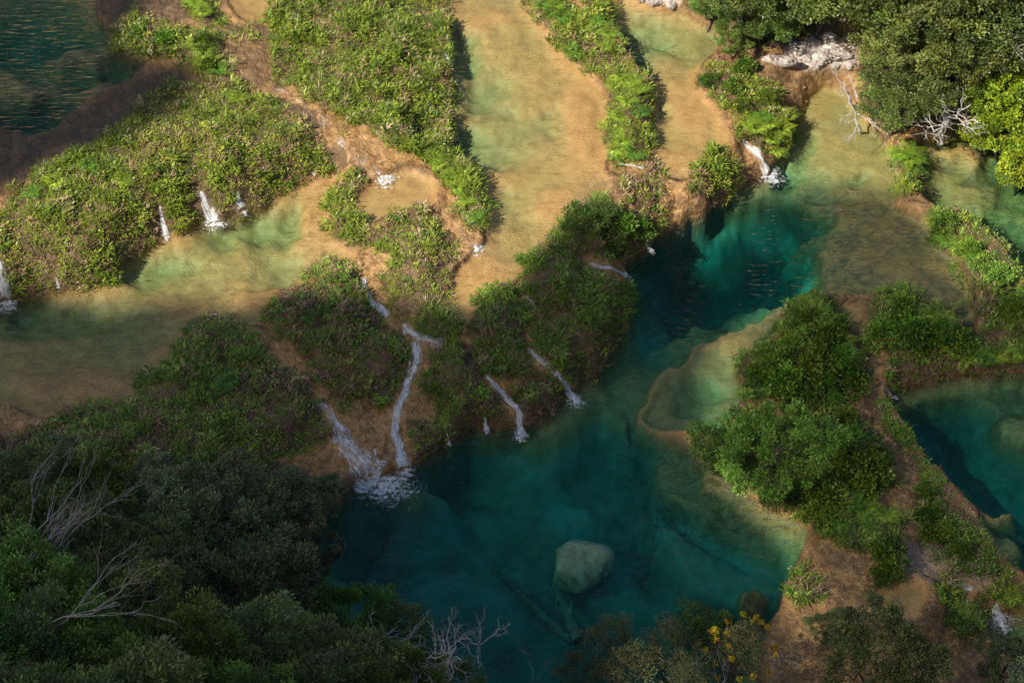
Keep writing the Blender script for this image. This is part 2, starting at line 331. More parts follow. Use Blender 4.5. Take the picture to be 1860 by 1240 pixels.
DSPOTS = [(1416,292,24,26,1.7),(1555,318,34,9,.95),(1500,350,40,10,1.0),(1620,340,20,12,.5),(1480,410,40,12,.9),(1180,560,40,60,2.6),(1300,450,110,60,5.5),(1400,500,60,30,4.6),(1200,940,40,50,5.6),(1250,1075,150,45,6.0),(850,815,130,35,5.4),(930,900,60,35,5.0),(1010,880,90,60,3.2),(820,1000,130,50,3.4),(640,930,60,50,5.6),(980,1100,200,60,4.8)]

XF = np.arange(-43, 43.01, .16); YF = np.arange(-31, 38.01, .16)
def grow(a, n=26, s=.4, g=1.25):
    st = s * g ** np.arange(n); return np.cumsum(st)
XS = np.concatenate([XF[0] - grow(XF)[::-1], XF, XF[-1] + grow(XF)])
YS = np.concatenate([YF[0] - grow(YF)[::-1], YF, YF[-1] + grow(YF)])
GX, GY = np.meshgrid(XS, YS)                     # rows follow y
def land_height(x, y):
    L = np.array(LAND, float); W = at(L[:, 0], L[:, 1], L[:, 2])
    num = np.zeros_like(x); den = np.zeros_like(x)
    for wx, wy, wz in W:
        w = 1.0 / ((x - wx) ** 2 + (y - wy) ** 2 + .35) ** 2
        num += w * wz; den += w
    h = num / den
    h = h + np.clip(-27 - y, 0, 110) * .82 + np.clip(y - 38, 0, 300) * .12
    h = h + np.clip(np.abs(x) - 44, 0, 300) * .35
    return h
HB = land_height(GX, GY)
n_big, n_small = fbm(GX * .45, GY * .45, 5, 3), fbm(GX * 1.6, GY * 1.6, 4, 9)
HT = HB + n_big * .18 + n_small * .12 + fbm(GX * 3.1, GY * 3.1, 2, 15) * .06
# the edges wander a little instead of following a drawn line
WX, WY = GX + fbm(GX * .9, GY * .9, 4, 21) * .28, GY + fbm(GX * .9, GY * .9, 4, 33) * .28
PW_ = {k: smooth_poly(at(*np.array(p['p'], float).T, p['z']), 1) for k, p in POOLS.items()}
SD = {k: sdf(WX, WY, P, -9.0, 5.0) for k, P in PW_.items()}
for k, p in POOLS.items():                        # banks round off towards the water below them
    sl = 1.45 + .5 * n_big
    HT = np.where((SD[k] > -3.5) & (SD[k] <= .3), np.minimum(HT, p['z'] + .10 + sl * np.clip(-SD[k], 0, 9) + .12 * n_small), HT)
for k, p in POOLS.items():                        # every pool is held in by a rim
    HT = np.maximum(HT, np.where(SD[k] > -5, p['z'] + .07 + n_small * .05 - 1.3 * np.clip(-SD[k] - .35, 0, 9), -99))
DEPTH = np.zeros_like(HT); INPOOL = np.zeros_like(HT)
for k, p in POOLS.items():
    d = SD[k]; m = d > -.6
    X, Y, dd = WX[m], WY[m], d[m]
    px, py = proj(X, Y, p['z'])
    dep = p['d'] * (.15 + .85 * sstep(0, p['w'], dd)); px = px + fbm(X * .7, Y * .7, 4, 51) * 26; py = py + fbm(X * .7, Y * .7, 4, 57) * 18
    for s in SPOTS:
        if s[0] == k:
            g = np.exp(-(((px - s[1]) / s[3]) ** 2 + ((py - s[2]) / s[4]) ** 2) ** 1.5); dep = dep * (1 - g) + s[5] * g
    if k == 'D':
        for s in DSPOTS[7:]:
            g = np.exp(-((px - s[0]) / s[2]) ** 2 - ((py - s[1]) / s[3]) ** 2); dep = dep * (1 - g) + s[4] * g
        for poly, dv, soft in SHELVES:
            g = sstep(-soft, soft, sdf(X + fbm(X * .8, Y * .8, 4, 41) * .5, Y + fbm(X * .8, Y * .8, 4, 47) * .5, at(*np.array(poly, float).T, 0.0)))
            dep = dep * (1 - g) + dv * g
        for s in DSPOTS[:7]:
            g = np.exp(-((px - s[0]) / s[2]) ** 2 - ((py - s[1]) / s[3]) ** 2); dep = dep * (1 - g) + s[4] * g
    amp = np.clip(dep * .35, .03, .42)
    dep = dep + amp * (fbm(X * .35, Y * .35, 4, 61) + .5 * fbm(X * 1.1, Y * 1.1, 3, 71))
    dep = np.maximum(dep, -.12 if k == 'D' else .04)
    t = sstep(-.12, .22, dd)
    HT[m] = HT[m] * (1 - t) + (p['z'] - dep) * t
    DEPTH[m] = np.where(dd > 0, np.maximum(dep, DEPTH[m]), DEPTH[m]); INPOOL[m] = np.maximum(INPOOL[m], sstep(-.1, .1, dd))

# ------------------------------------------------------------------ vegetated banks (outlines in the photograph)
COVER = [  # name, label, outline, tufts per m2, height, dry share, palette
 ('grass_bank','broad sunlit grassy bank dropping to the long left pool with three small falls',[(-160,400),(0,390),(30,345),(90,310),(150,285),(215,240),(250,205),(300,168),(350,158),(430,158),(520,178),(575,205),(590,260),(577,312),(520,347),(455,380),(405,397),(350,398),(320,412),(290,428),(240,462),(205,512),(110,532),(30,540),(0,505),(-160,490)],21,.5,.16,0),
 ('grass_bank','large thick green bank beside the bank-shadowed edge of the rippled tan pool',[(505,0),(500,-160),(812,-160),(810,60),(820,130),(820,220),(802,272),(760,278),(720,270),(680,240),(600,190),(540,163),(505,150),(500,100)],18,.55,.15,0),
 ('grass_island','patchy tuft island with yellow ferns beside the dark upper pool',[(198,78),(240,33),(290,45),(330,60),(390,58),(412,110),(397,137),(340,120),(300,100),(250,97),(205,97)],15,.5,.25,0),
 ('grass_island','small bright grass clump between two brown shallows at the upper edge',[(318,-110),(372,-110),(388,10),(402,42),(370,42),(345,15)],15,.5,.1,0),
 ('grass_strip','thin dry weedy strip joining the tuft island to the large bank',[(400,45),(440,40),(505,52),(505,78),(440,78),(410,66)],12,.35,.4,0),
 ('grass_bank','bright green hedge-like bank casting shadow right of the small round pool',[(775,262),(812,250),(842,290),(872,345),(887,382),(877,412),(855,417),(835,387),(825,345),(790,310)],17,.55,.15,0),
 ('grass_ring','curved ring of weeds and grass round the small round pool',[(590,402),(603,352),(630,322),(660,312),(672,326),(642,347),(630,377),(640,407),(682,417),(722,390),(772,384),(817,420),(832,457),(817,492),(807,542),(772,572),(720,567),(695,537),(688,505),(713,462),(690,452),(650,447),(608,432)],14,.45,.3,0),
 ('grass_tuft','straggly tuft on the wet rock between rapids and left pool',[(585,262),(620,252),(642,290),(612,307),(588,302)],10,.35,.4,0),
 ('grass_mound','rounded grass mound at the long left pool, half in cloud shade',[(484,577),(500,538),(555,517),(592,486),(640,482),(662,510),(640,540),(580,560),(570,605),(540,620),(505,605)],15,.5,.25,1),
 ('grass_mound','big green mound between the fanned cascade and the zigzag stream',[(570,600),(580,555),(640,535),(668,552),(692,587),(735,602),(747,650),(737,690),(702,732),(655,725),(622,742),(592,712),(555,667),(535,625)],16,.55,.2,1),
 ('grass_mound','round lush tuft of long grass at the rim of the long left pool',[(328,627),(345,593),(400,578),(440,593),(487,630),(440,657),(420,662),(340,657)],16,.6,.15,1),
 ('grass_bank','wide shaded weed slope below the long left pool above the dark trees',[(60,785),(100,768),(160,743),(258,716),(270,688),(330,648),(420,668),(500,655),(540,680),(587,742),(592,792),(540,822),(470,835),(350,830),(250,850),(180,870),(60,860)],15,.55,.28,1),
 ('grass_tuft','small dark cushion of grass at the foot of the tan pool',[(762,590),(775,565),(800,557),(835,580),(835,605),(800,615),(770,607)],16,.45,.2,1),
 ('grass_mound','tall green mound right of the zigzag stream, dropping into the deep pool',[(800,625),(850,628),(880,668),(887,700),(920,740),(937,762),(900,777),(862,777),(822,802),(780,832),(748,827),(768,790),(800,740),(775,690),(780,645)],16,.55,.25,1),
 ('grass_mound','compact oval grass island between the two right-hand channels',[(858,577),(883,543),(935,528),(957,560),(960,620),(950,662),(930,682),(890,667),(853,642),(848,602)],16,.55,.2,1),
 ('grass_tuft','low grass knoll between two short falls into the deep pool',[(950,690),(990,668),(1017,690),(1027,715),(1002,752),(970,767),(945,752),(930,720)],15,.45,.3,1),
 ('grass_island','largest shaded grass island bulging into the deep teal pool',[(943,502),(958,480),(1000,448),(1028,402),(1068,366),(1110,373),(1150,393),(1187,388),(1192,420),(1182,450),(1130,470),(1062,470),(1070,490),(1120,500),(1147,520),(1152,570),(1122,642),(1087,692),(1050,692),(1020,672),(985,642),(970,612),(985,570),(975,540),(955,520)],16,.6,.2,1),
 ('grass_ridge','narrow sunlit ridge of ferns and weeds between the two tan pools',[(950,0),(940,-110),(1000,-110),(1010,-10),(1035,20),(1040,60),(1060,60),(1065,20),(1055,-20),(1090,0),(1112,40),(1112,70),(1132,110),(1167,140),(1187,190),(1177,262),(1167,292),(1120,292),(1100,262),(1110,210),(1105,170),(1080,130),(1040,100),(1000,70)],15,.5,.15,0),
 ('grass_tuft','rough tuft on the orange travertine left of the pale flowstone',[(1138,322),(1180,303),(1202,335),(1202,382),(1165,387),(1140,357)],14,.45,.35,0),
 ('grass_tuft','leaning grass tuft on the orange flowstone beside the bright waterfall',[(1257,352),(1275,310),(1320,268),(1342,300),(1337,340),(1300,372),(1265,377)],15,.5,.25,0),
 ('grass_tuft','small weeds on leaf-strewn rock under the upper trees',[(1268,150),(1290,118),(1330,130),(1350,98),(1367,130),(1362,180),(1382,202),(1340,207),(1290,167)],9,.4,.3,0),
 ('grass_tuft','yellow-green fern cushion overhanging the bright waterfall',[(1338,225),(1370,208),(1442,203),(1442,250),(1410,277),(1380,265),(1345,245)],14,.45,.1,0),
 ('grass_tuft','two dark green tussocks on brown wet rock near the white ledge',[(1358,175),(1375,158),(1405,152),(1412,180),(1390,197),(1362,192)],14,.45,.1,0),
 ('grass_bank','long curved grass dam holding in the shallow right pool',[(1690,385),(1740,385),(1790,420),(1842,470),(1848,520),(1862,540),(2050,580),(2050,672),(1862,670),(1750,674),(1700,687),(1650,707),(1620,712),(1613,682),(1640,640),(1700,640),(1770,640),(1790,600),(1770,550),(1740,490),(1700,440)],15,.5,.25,2),
 ('shrub_bed','fern and weed bed on the near rim of the shallow right pool',[(1588,542),(1630,523),(1680,550),(1740,560),(1757,600),(1740,642),(1680,642),(1620,642),(1578,607)],13,.5,.3,2),
 ('shrub_bed','leafy undergrowth of the triangular island by the brown footpath',[(1440,545),(1490,543),(1540,590),(1582,640),(1587,680),(1562,722),(1500,747),(1430,732),(1370,717),(1345,680),(1338,650),(1380,630),(1430,590)],13,.55,.1,2),
 ('shrub_bed','undergrowth round the pale green tree beside the deep pool',[(1308,772),(1500,740),(1560,750),(1612,830),(1622,880),(1570,910),(1642,950),(1632,982),(1560,987),(1500,972),(1470,942),(1420,912),(1370,892),(1330,862),(1270,832),(1263,792)],14,.55,.15,2),
 ('grass_bank','narrow green bank between the footpath and the round right pool',[(1568,725),(1596,718),(1620,760),(1648,800),(1686,850),(1724,900),(1770,945),(1785,1000),(1845,1045),(1890,1068),(1800,1052),(1730,1032),(1680,1002),(1662,900),(1672,870),(1640,830),(1600,780)],17,.38,.3,2),
 ('grass_tuft','spiky tuft on bare travertine at the shore of the deep pool',[(1428,1040),(1450,1030),(1490,1060),(1492,1088),(1450,1092),(1430,1070)],13,.45,.2,2),
 ('grass_tuft','slim upright grass strip along the small rapids on bare travertine',[(1708,1062),(1728,1052),(1750,1090),(1762,1140),(1745,1155),(1722,1120)],15,.5,.1,2),
 ('grass_strip','short bright green hedge above the small fall into the lowest pool',[(1798,1078),(1840,1070),(1950,1072),(1950,1098),(1840,1102),(1800,1095)],16,.45,.05,2),
 ('grass_tuft','dark tuft left of the small fall into the lowest pool',[(1765,1100),(1785,1085),(1802,1100),(1800,1125),(1775,1132)],15,.45,.1,2),
 ('grass_strip','leafy strip under the big fern between the two right-hand pools',[(1618,262),(1652,270),(1682,300),(1672,332),(1640,352),(1623,345)],10,.4,.25,0),
 ('grass_tuft','small green patch on ochre rock near the fanned cascade',[(738,760),(765,752),(780,775),(765,800),(735,790)],12,.4,.2,1),
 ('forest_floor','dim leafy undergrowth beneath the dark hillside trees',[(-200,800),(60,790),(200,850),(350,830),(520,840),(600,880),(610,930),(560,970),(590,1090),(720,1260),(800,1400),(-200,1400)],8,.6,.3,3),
 ('forest_floor','leafy undergrowth of the sunlit forest above the white ledge',[(1200,-200),(1230,0),(1290,40),(1330,80),(1380,95),(1500,60),(1560,120),(1560,200),(1640,240),(1800,210),(2100,150),(2100,-200)],7,.6,.25,3),
]
_px, _py = proj(GX, GY, HT)
for c in COVER:                                   # grown-over mounds swell inside their outlines
    if c[0] in ('grass_mound', 'grass_island', 'grass_ring', 'grass_ridge', 'shrub_bed', 'grass_tuft') or c[6] == 1:
        q = np.array(c[2], float); lo, hi = q.min(0) - 5, q.max(0) + 5; m = (_px > lo[0]) & (_px < hi[0]) & (_py > lo[1]) & (_py < hi[1]) & (INPOOL < .3)
        if m.any(): HT[m] += .5 * sstep(4, 46, sdf(_px[m], _py[m], c[2], -99, 6))
FX0, FY0, FS = XF[0], YF[0], .16
i0, j0 = 26, 26
HF = HT[j0:j0 + len(YF), i0:i0 + len(XF)]
def ground_z(x, y):
    fx = np.clip((np.asarray(x, float) - FX0) / FS, 0, len(XF) - 1.001); fy = np.clip((np.asarray(y, float) - FY0) / FS, 0, len(YF) - 1.001)
    i, j = fx.astype(int), fy.astype(int); u, v = fx - i, fy - j
    return (HF[j, i] * (1 - u) + HF[j, i + 1] * u) * (1 - v) + (HF[j + 1, i] * (1 - u) + HF[j + 1, i + 1] * u) * v
def hit(px, py):
    """where the line of sight of a photograph point meets the ground"""
    px, py = np.atleast_1d(np.asarray(px, float)), np.atleast_1d(np.asarray(py, float))
    res = at(px, py, 0.0); done = np.zeros(px.shape, bool)
    for z in np.arange(14, -7, -.05):
        p = at(px, py, z); b = (ground_z(p[:, 0], p[:, 1]) >= z) & ~done
        res[b] = p[b]; done |= b
    return res

PXV, PYV = proj(GX, GY, HT)
VEG = np.zeros_like(HT)
jx, jy = fbm(GX * .9, GY * .9, 3, 81) * 14, fbm(GX * .9, GY * .9, 3, 91) * 14
for c in COVER:
    VEG[pip(PXV + jx, PYV + jy, c[2])] = 1
VEG *= (INPOOL < .5)

# ------------------------------------------------------------------ ground sheet and its colour zones
def zone_poly(poly, soft=12):
    g = np.zeros_like(HT)
    cx = np.array(poly, float); lo, hi = cx.min(0) - 60, cx.max(0) + 60
    m = (PXV > lo[0]) & (PXV < hi[0]) & (PYV > lo[1]) & (PYV < hi[1])
    g[m] = sstep(-soft, soft, sdf(PXV[m] + jx[m], PYV[m] + jy[m], poly, -99, 60)); return g
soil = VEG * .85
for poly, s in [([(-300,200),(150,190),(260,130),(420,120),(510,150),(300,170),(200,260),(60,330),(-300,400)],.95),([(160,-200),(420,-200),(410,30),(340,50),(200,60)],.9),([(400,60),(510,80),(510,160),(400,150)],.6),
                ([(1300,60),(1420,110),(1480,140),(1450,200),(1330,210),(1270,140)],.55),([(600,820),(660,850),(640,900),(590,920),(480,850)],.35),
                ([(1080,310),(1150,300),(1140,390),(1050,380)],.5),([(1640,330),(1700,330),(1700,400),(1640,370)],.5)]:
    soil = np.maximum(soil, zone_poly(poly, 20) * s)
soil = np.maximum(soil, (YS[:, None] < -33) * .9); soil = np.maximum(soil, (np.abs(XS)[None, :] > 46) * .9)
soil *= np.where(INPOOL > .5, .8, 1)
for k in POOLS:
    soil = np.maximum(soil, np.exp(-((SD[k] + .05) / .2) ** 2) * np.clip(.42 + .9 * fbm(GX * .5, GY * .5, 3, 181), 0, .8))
ochre = np.clip(1 - INPOOL, 0, 1) * .62
for poly, s in [([(480,140),(520,150),(600,230),(700,310),(690,340),(640,310),(560,230)],1),([(770,350),(840,390),(880,440),(840,475),(800,420)],1),([(1100,330),(1210,320),(1420,250),(1420,330),(1200,430),(1120,400)],1),
                ([(560,320),(610,320),(610,480),(560,480)],.35),([(740,640),(800,680),(790,790),(700,860),(620,860),(690,720)],.5),([(590,640),(520,610),(560,700)],.6),([(560,820),(650,830),(640,890),(570,880)],.9),([(180,780),(280,650),(320,700),(220,780)],.35),([(700,250),(770,280),(800,330),(700,330)],.7)]:
    ochre = np.maximum(ochre, zone_poly(poly) * s)
lower_right = sstep(1380, 1480, PXV) * sstep(640, 760, PYV); ochre *= 1 - .1 * lower_right
marl = sstep(1.3, 3.0, DEPTH) * .9
mottle = zone_poly([(1440,340),(1650,350),(1790,420),(1790,620),(1450,560),(1140,690),(1150,800),(1400,820),(1480,990),(1180,1000),(1100,700),(1400,500)], 30)
mottle = np.maximum(mottle, zone_poly([(-300,0),(260,0),(260,260),(-300,300)], 20)); mottle = np.maximum(mottle, zone_poly([(-300,560),(600,540),(560,600),(300,650),(200,760),(-300,780)], 30) * .55)
mottle = np.maximum(mottle, zone_poly([(1660,240),(2200,150),(2200,620),(1860,560)], 15)); mottle = np.maximum(mottle, lower_right * .9 * (1 - .5 * INPOOL))
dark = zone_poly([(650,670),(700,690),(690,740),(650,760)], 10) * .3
dark = np.maximum(dark, zone_poly([(1140,470),(1200,430),(1330,360),(1400,350),(1460,400),(1470,500),(1400,530),(1300,560),(1180,600)], 30) * .5 * (DEPTH > 1))  # inlet bed darkened in colour, standing in for the shade over it
dark = np.maximum(dark, zone_poly([(1600,690),(1860,660),(1900,940),(1740,900)], 25) * .4 * (DEPTH > 1.2))  # round pool's bed darkened too: heavier cloud shade put into the colour
dark = np.maximum(dark, zone_poly([(1450,110),(1560,125),(1570,140),(1500,150)], 8) * .5)  # tree shade at the head of the pool, painted into the ground
pale = zone_poly([(1440,75),(1550,70),(1560,118),(1460,120),(1420,110)], 10) * .9
pale = np.maximum(pale, zone_poly([(1150,-60),(1240,-30),(1230,12),(1150,-10)], 8) * .8)
pale = np.maximum(pale, zone_poly([(1590,980),(1700,990),(1800,1040),(1800,1070),(1700,1050),(1640,1040)], 15) * .25)
ripple = np.where((DEPTH > .03) & (DEPTH < 1.6), 1.0, 0.0) * INPOOL
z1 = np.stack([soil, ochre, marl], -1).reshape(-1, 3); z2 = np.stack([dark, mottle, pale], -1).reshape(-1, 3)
rpc = np.stack([ripple, INPOOL, INPOOL * 0], -1).reshape(-1, 3)
ny, nx = GX.shape
idx = np.arange(ny * nx).reshape(ny, nx)
quads = np.stack([idx[:-1, :-1], idx[:-1, 1:], idx[1:, 1:], idx[1:, :-1]], -1).reshape(-1, 4)
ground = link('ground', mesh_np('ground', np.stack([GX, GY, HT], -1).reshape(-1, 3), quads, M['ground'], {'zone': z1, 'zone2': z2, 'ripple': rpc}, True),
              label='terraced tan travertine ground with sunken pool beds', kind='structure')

# ------------------------------------------------------------------ water bodies
WM = {'deep': mat_water('deep_teal_water', .46, (.0, .835, .81)), 'clear': mat_water('clear_green_water', .30, (.0, .83, .77)), 'dim': mat_water('olive_green_water', .46, (.05, .73, .62))}
WLAB = {'A': ('dark green upper left pool with murky bed','dim'), 'A2': ('thin brown shallow water at the upper edge','clear'), 'B': ('long clear shallow left pool fading from green to tan','clear'),
 'H': ('small round tan pool ringed by grass','clear'), 'C': ('rippled tan and green pool in full sun','clear'), 'C2': ('narrow sunlit pool with an emerald deep corner','clear'),
 'D': ('large deep teal pool with shallow brown shelf','deep'), 'I': ('tiny shallow basin at the tip of the footpath','clear'), 'E': ('round deep green pool beyond the footpath','deep'),
 'F': ('lowest small pool under the short fall','deep'), 'G': ('dim green pool under the yellow-green tree','dim'), 'J': ('very shallow basin on bare travertine','clear')}
def offset_poly(P, r):
    P = P[:, :2]; a = np.roll(P, 1, 0); b = np.roll(P, -1, 0)
    t = b - a; n = np.stack([t[:, 1], -t[:, 0]], -1); n /= np.linalg.norm(n, axis=1)[:, None] + 1e-9
    area = np.sum(P[:, 0] * b[:, 1] - b[:, 0] * P[:, 1])
    return P + n * (r if area > 0 else -r)
for k, p in POOLS.items():
    P = offset_poly(PW_[k], .22); z = p['z']; zb = z - max(8.0 if p['d'] > 2 else 3.6, 1)
    bm = bmesh.new()
    top = [bm.verts.new((x, y, z)) for x, y in P]
    f = bm.faces.new(top)
    if f.normal.z < 0 or sum(P[i][0] * P[(i + 1) % len(P)][1] - P[(i + 1) % len(P)][0] * P[i][1] for i in range(len(P))) < 0: f.normal_flip()
    r = bmesh.ops.extrude_face_region(bm, geom=[f], use_keep_orig=True)
    for v in [g for g in r['geom'] if isinstance(g, bmesh.types.BMVert)]: v.co.z = zb
    bmesh.ops.recalc_face_normals(bm, faces=bm.faces[:])
    bmesh.ops.triangulate(bm, faces=[f for f in bm.faces if len(f.verts) > 4], ngon_method='EAR_CLIP')
    me = bpy.data.meshes.new('pool_water'); bm.to_mesh(me); bm.free(); me.materials.append(WM[WLAB[k][1]])
    link('pool_water', me, label=WLAB[k][0], kind='structure')

# ------------------------------------------------------------------ clouds whose shade lies over the valley
def cloud(poly, through, label, alt=175.0):
    q = np.array(poly, float); zg = np.clip(hit(np.clip(q[:, 0], -100, 1960), np.clip(q[:, 1], -60, 1240))[:, 2], 0, 6); zg = np.where(q[:, 1] > 900, 1.0, zg)
    P = at(q[:, 0], q[:, 1], zg); P = P + SUN_DIR * ((alt - zg) / SUN_DIR[2])[:, None]
    lo, hi = P.min(0) - 6, P.max(0) + 6; s = 1.2
    xs, ys = np.arange(lo[0], hi[0], s), np.arange(lo[1], hi[1], s); X, Y = np.meshgrid(xs, ys)
    d = sdf(X + fbm(X * .12, Y * .12, 4, 5) * 3.0, Y + fbm(X * .12, Y * .12, 4, 15) * 3.0, P, -9, 9)
    dd = np.clip(d, 0, None)
    up = alt + .05 + np.sqrt(dd) * 1.5 * (1 + .6 * fbm(X * .1, Y * .1, 4, 25)); dn = alt - .05 - np.sqrt(dd) * .5
    ins = d > 0; cell = ins[:-1, :-1] & ins[1:, :-1] & ins[:-1, 1:] & ins[1:, 1:]
    n = X.size; id_ = np.arange(n).reshape(X.shape)
    q = np.stack([id_[:-1, :-1], id_[:-1, 1:], id_[1:, 1:], id_[1:, :-1]], -1)[cell]
    V = np.concatenate([np.stack([X, Y, up], -1).reshape(-1, 3), np.stack([X, Y, dn], -1).reshape(-1, 3)])
    Fc = [q, q[:, ::-1] + n]
    e = np.concatenate([np.stack([q[:, i], q[:, (i + 1) % 4]], -1) for i in range(4)])
    key = np.sort(e, 1); key = key[:, 0].astype(np.int64) * n + key[:, 1]; u, inv, cnt = np.unique(key, return_inverse=True, return_counts=True)
    be = e[cnt[inv] == 1]; Fc.append(np.stack([be[:, 1], be[:, 0], be[:, 0] + n, be[:, 1] + n], -1))
    F = np.concatenate(Fc); used = np.unique(F); mp = np.zeros(2 * n, int); mp[used] = np.arange(len(used))
    link('cloud', mesh_np('cloud', V[used], mp[F], mat_cloud('cloud', through), smooth=True), label=label, cat='cloud')
cloud([(-500,-500),(400,-500),(430,0),(350,20),(260,20),(230,70),(340,105),(400,150),(330,175),(280,215),(235,265),(170,300),(100,335),(50,390),(0,470),(-100,510),(-500,530)], .15, 'low cloud shading the dark upper left pool')
cloud([(-500,530),(-90,500),(60,500),(110,530),(200,525),(330,512),(480,492),(560,492),(640,514),(690,552),(750,575),(840,555),(880,512),(930,432),(1000,372),(1090,332),(1115,375),(1190,425),(1255,412),(1345,430),(1440,520),(1345,640),(1265,760),(1305,850),(1475,955),(1435,1100),(1410,1700),(-500,1700)], .22, 'broad low cloud shading the deep pool and left slopes')
cloud([(1250,412),(1295,388),(1345,350),(1400,340),(1560,350),(1660,362),(1690,385),(1705,440),(1780,515),(1850,515),(1900,420),(2100,380),(2400,370),(2400,1700),(1395,1700),(1420,1100),(1455,960),(1290,860),(1250,760),(1330,640),(1425,522),(1330,440)], .40, 'thin low cloud shading the footpath and right pools')

# ------------------------------------------------------------------ ground cover
PAL = [  # green range, dry range per patch family
 ([(.19,.27,.026),(.30,.37,.045),(.10,.17,.020),(.40,.42,.06)], [(.38,.26,.14),(.30,.19,.11),(.48,.38,.20)]),
 ([(.16,.28,.030),(.24,.36,.045),(.095,.19,.024),(.31,.38,.06)], [(.34,.20,.13),(.26,.14,.10),(.42,.30,.17)]),
 ([(.16,.29,.030),(.25,.38,.045),(.095,.19,.026),(.35,.43,.06)], [(.34,.20,.13),(.26,.14,.10),(.44,.33,.17)]),
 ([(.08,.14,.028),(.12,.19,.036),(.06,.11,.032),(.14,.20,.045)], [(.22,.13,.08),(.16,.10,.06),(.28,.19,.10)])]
def blades(base, az, lean, length, width, col, curl):
    """arching blades: 5 vertices, 3 triangles each"""
    n = len(base); d = np.stack([np.cos(az), np.sin(az), 0 * az], -1); s = np.stack([-np.sin(az), np.cos(az), 0 * az], -1)
    up = np.array([0, 0, 1.0])
    mid = base + d * (np.sin(lean) * length * .55)[:, None] + up * (np.cos(lean) * length * .55)[:, None]
    l2 = np.clip(lean + curl, 0, 2.3)
    tip = mid + d * (np.sin(l2) * length * .5)[:, None] + up * (np.cos(l2) * length * .5)[:, None]
    w = (width / 2)[:, None] * s
    V = np.stack([base - w * .6, base + w * .6, mid - w, mid + w, tip], 1).reshape(-1, 3)
    o = (np.arange(n) * 5)[:, None]
    F = np.concatenate([o + [0, 1, 3], o + [0, 3, 2], o + [2, 3, 4]])
    return V, F, np.repeat(col, 5, 0)
BARE = [  # running water and trodden rock keep free of plants: line in the photograph, half width
 ([(478,148),(520,170),(560,200),(600,240),(640,285),(690,322)],17),([(768,358),(800,385),(830,412),(862,448)],15),([(660,500),(665,530),(680,555),(705,575),(735,595)],10),([(730,588),(745,605),(770,618),(805,626)],11),
 ([(752,610),(758,650),(745,690),(725,735),(718,790),(735,852)],14),([(480,610),(510,640),(545,680),(578,722),(592,745),(618,785),(645,825),(686,874)],12),([(860,560),(845,600),(850,640),(878,678),(900,702),(925,728),(940,742),(946,790)],9),
 ([(955,535),(972,565),(965,600),(958,632),(980,655),(1005,672),(1022,695),(1043,726)],9),([(1062,480),(1090,488),(1118,494),(1145,508)],9),([(1110,300),(1170,306)],8),([(290,377),(302,430)],9),([(362,348),(387,403)],15),([(430,350),(440,384)],10),
 ([(-5,472),(12,546)],17),([(102,503),(107,528)],5),([(1530,595),(1560,630),(1590,670),(1580,720),(1592,770),(1630,825),(1660,880),(1675,940)],14),([(1345,252),(1365,272),(1395,318)],12),([(1600,700),(1622,722)],8),([(880,758),(884,782)],6)]
def line_dist(px, py, pts):
    D = np.full(px.shape, 1e9); P = np.array(pts, float)
    for A, B in zip(P[:-1], P[1:]):
        e = B - A; t = np.clip(((px - A[0]) * e[0] + (py - A[1]) * e[1]) / (e @ e), 0, 1); D = np.minimum(D, np.hypot(px - A[0] - t * e[0], py - A[1] - t * e[1]))
    return D
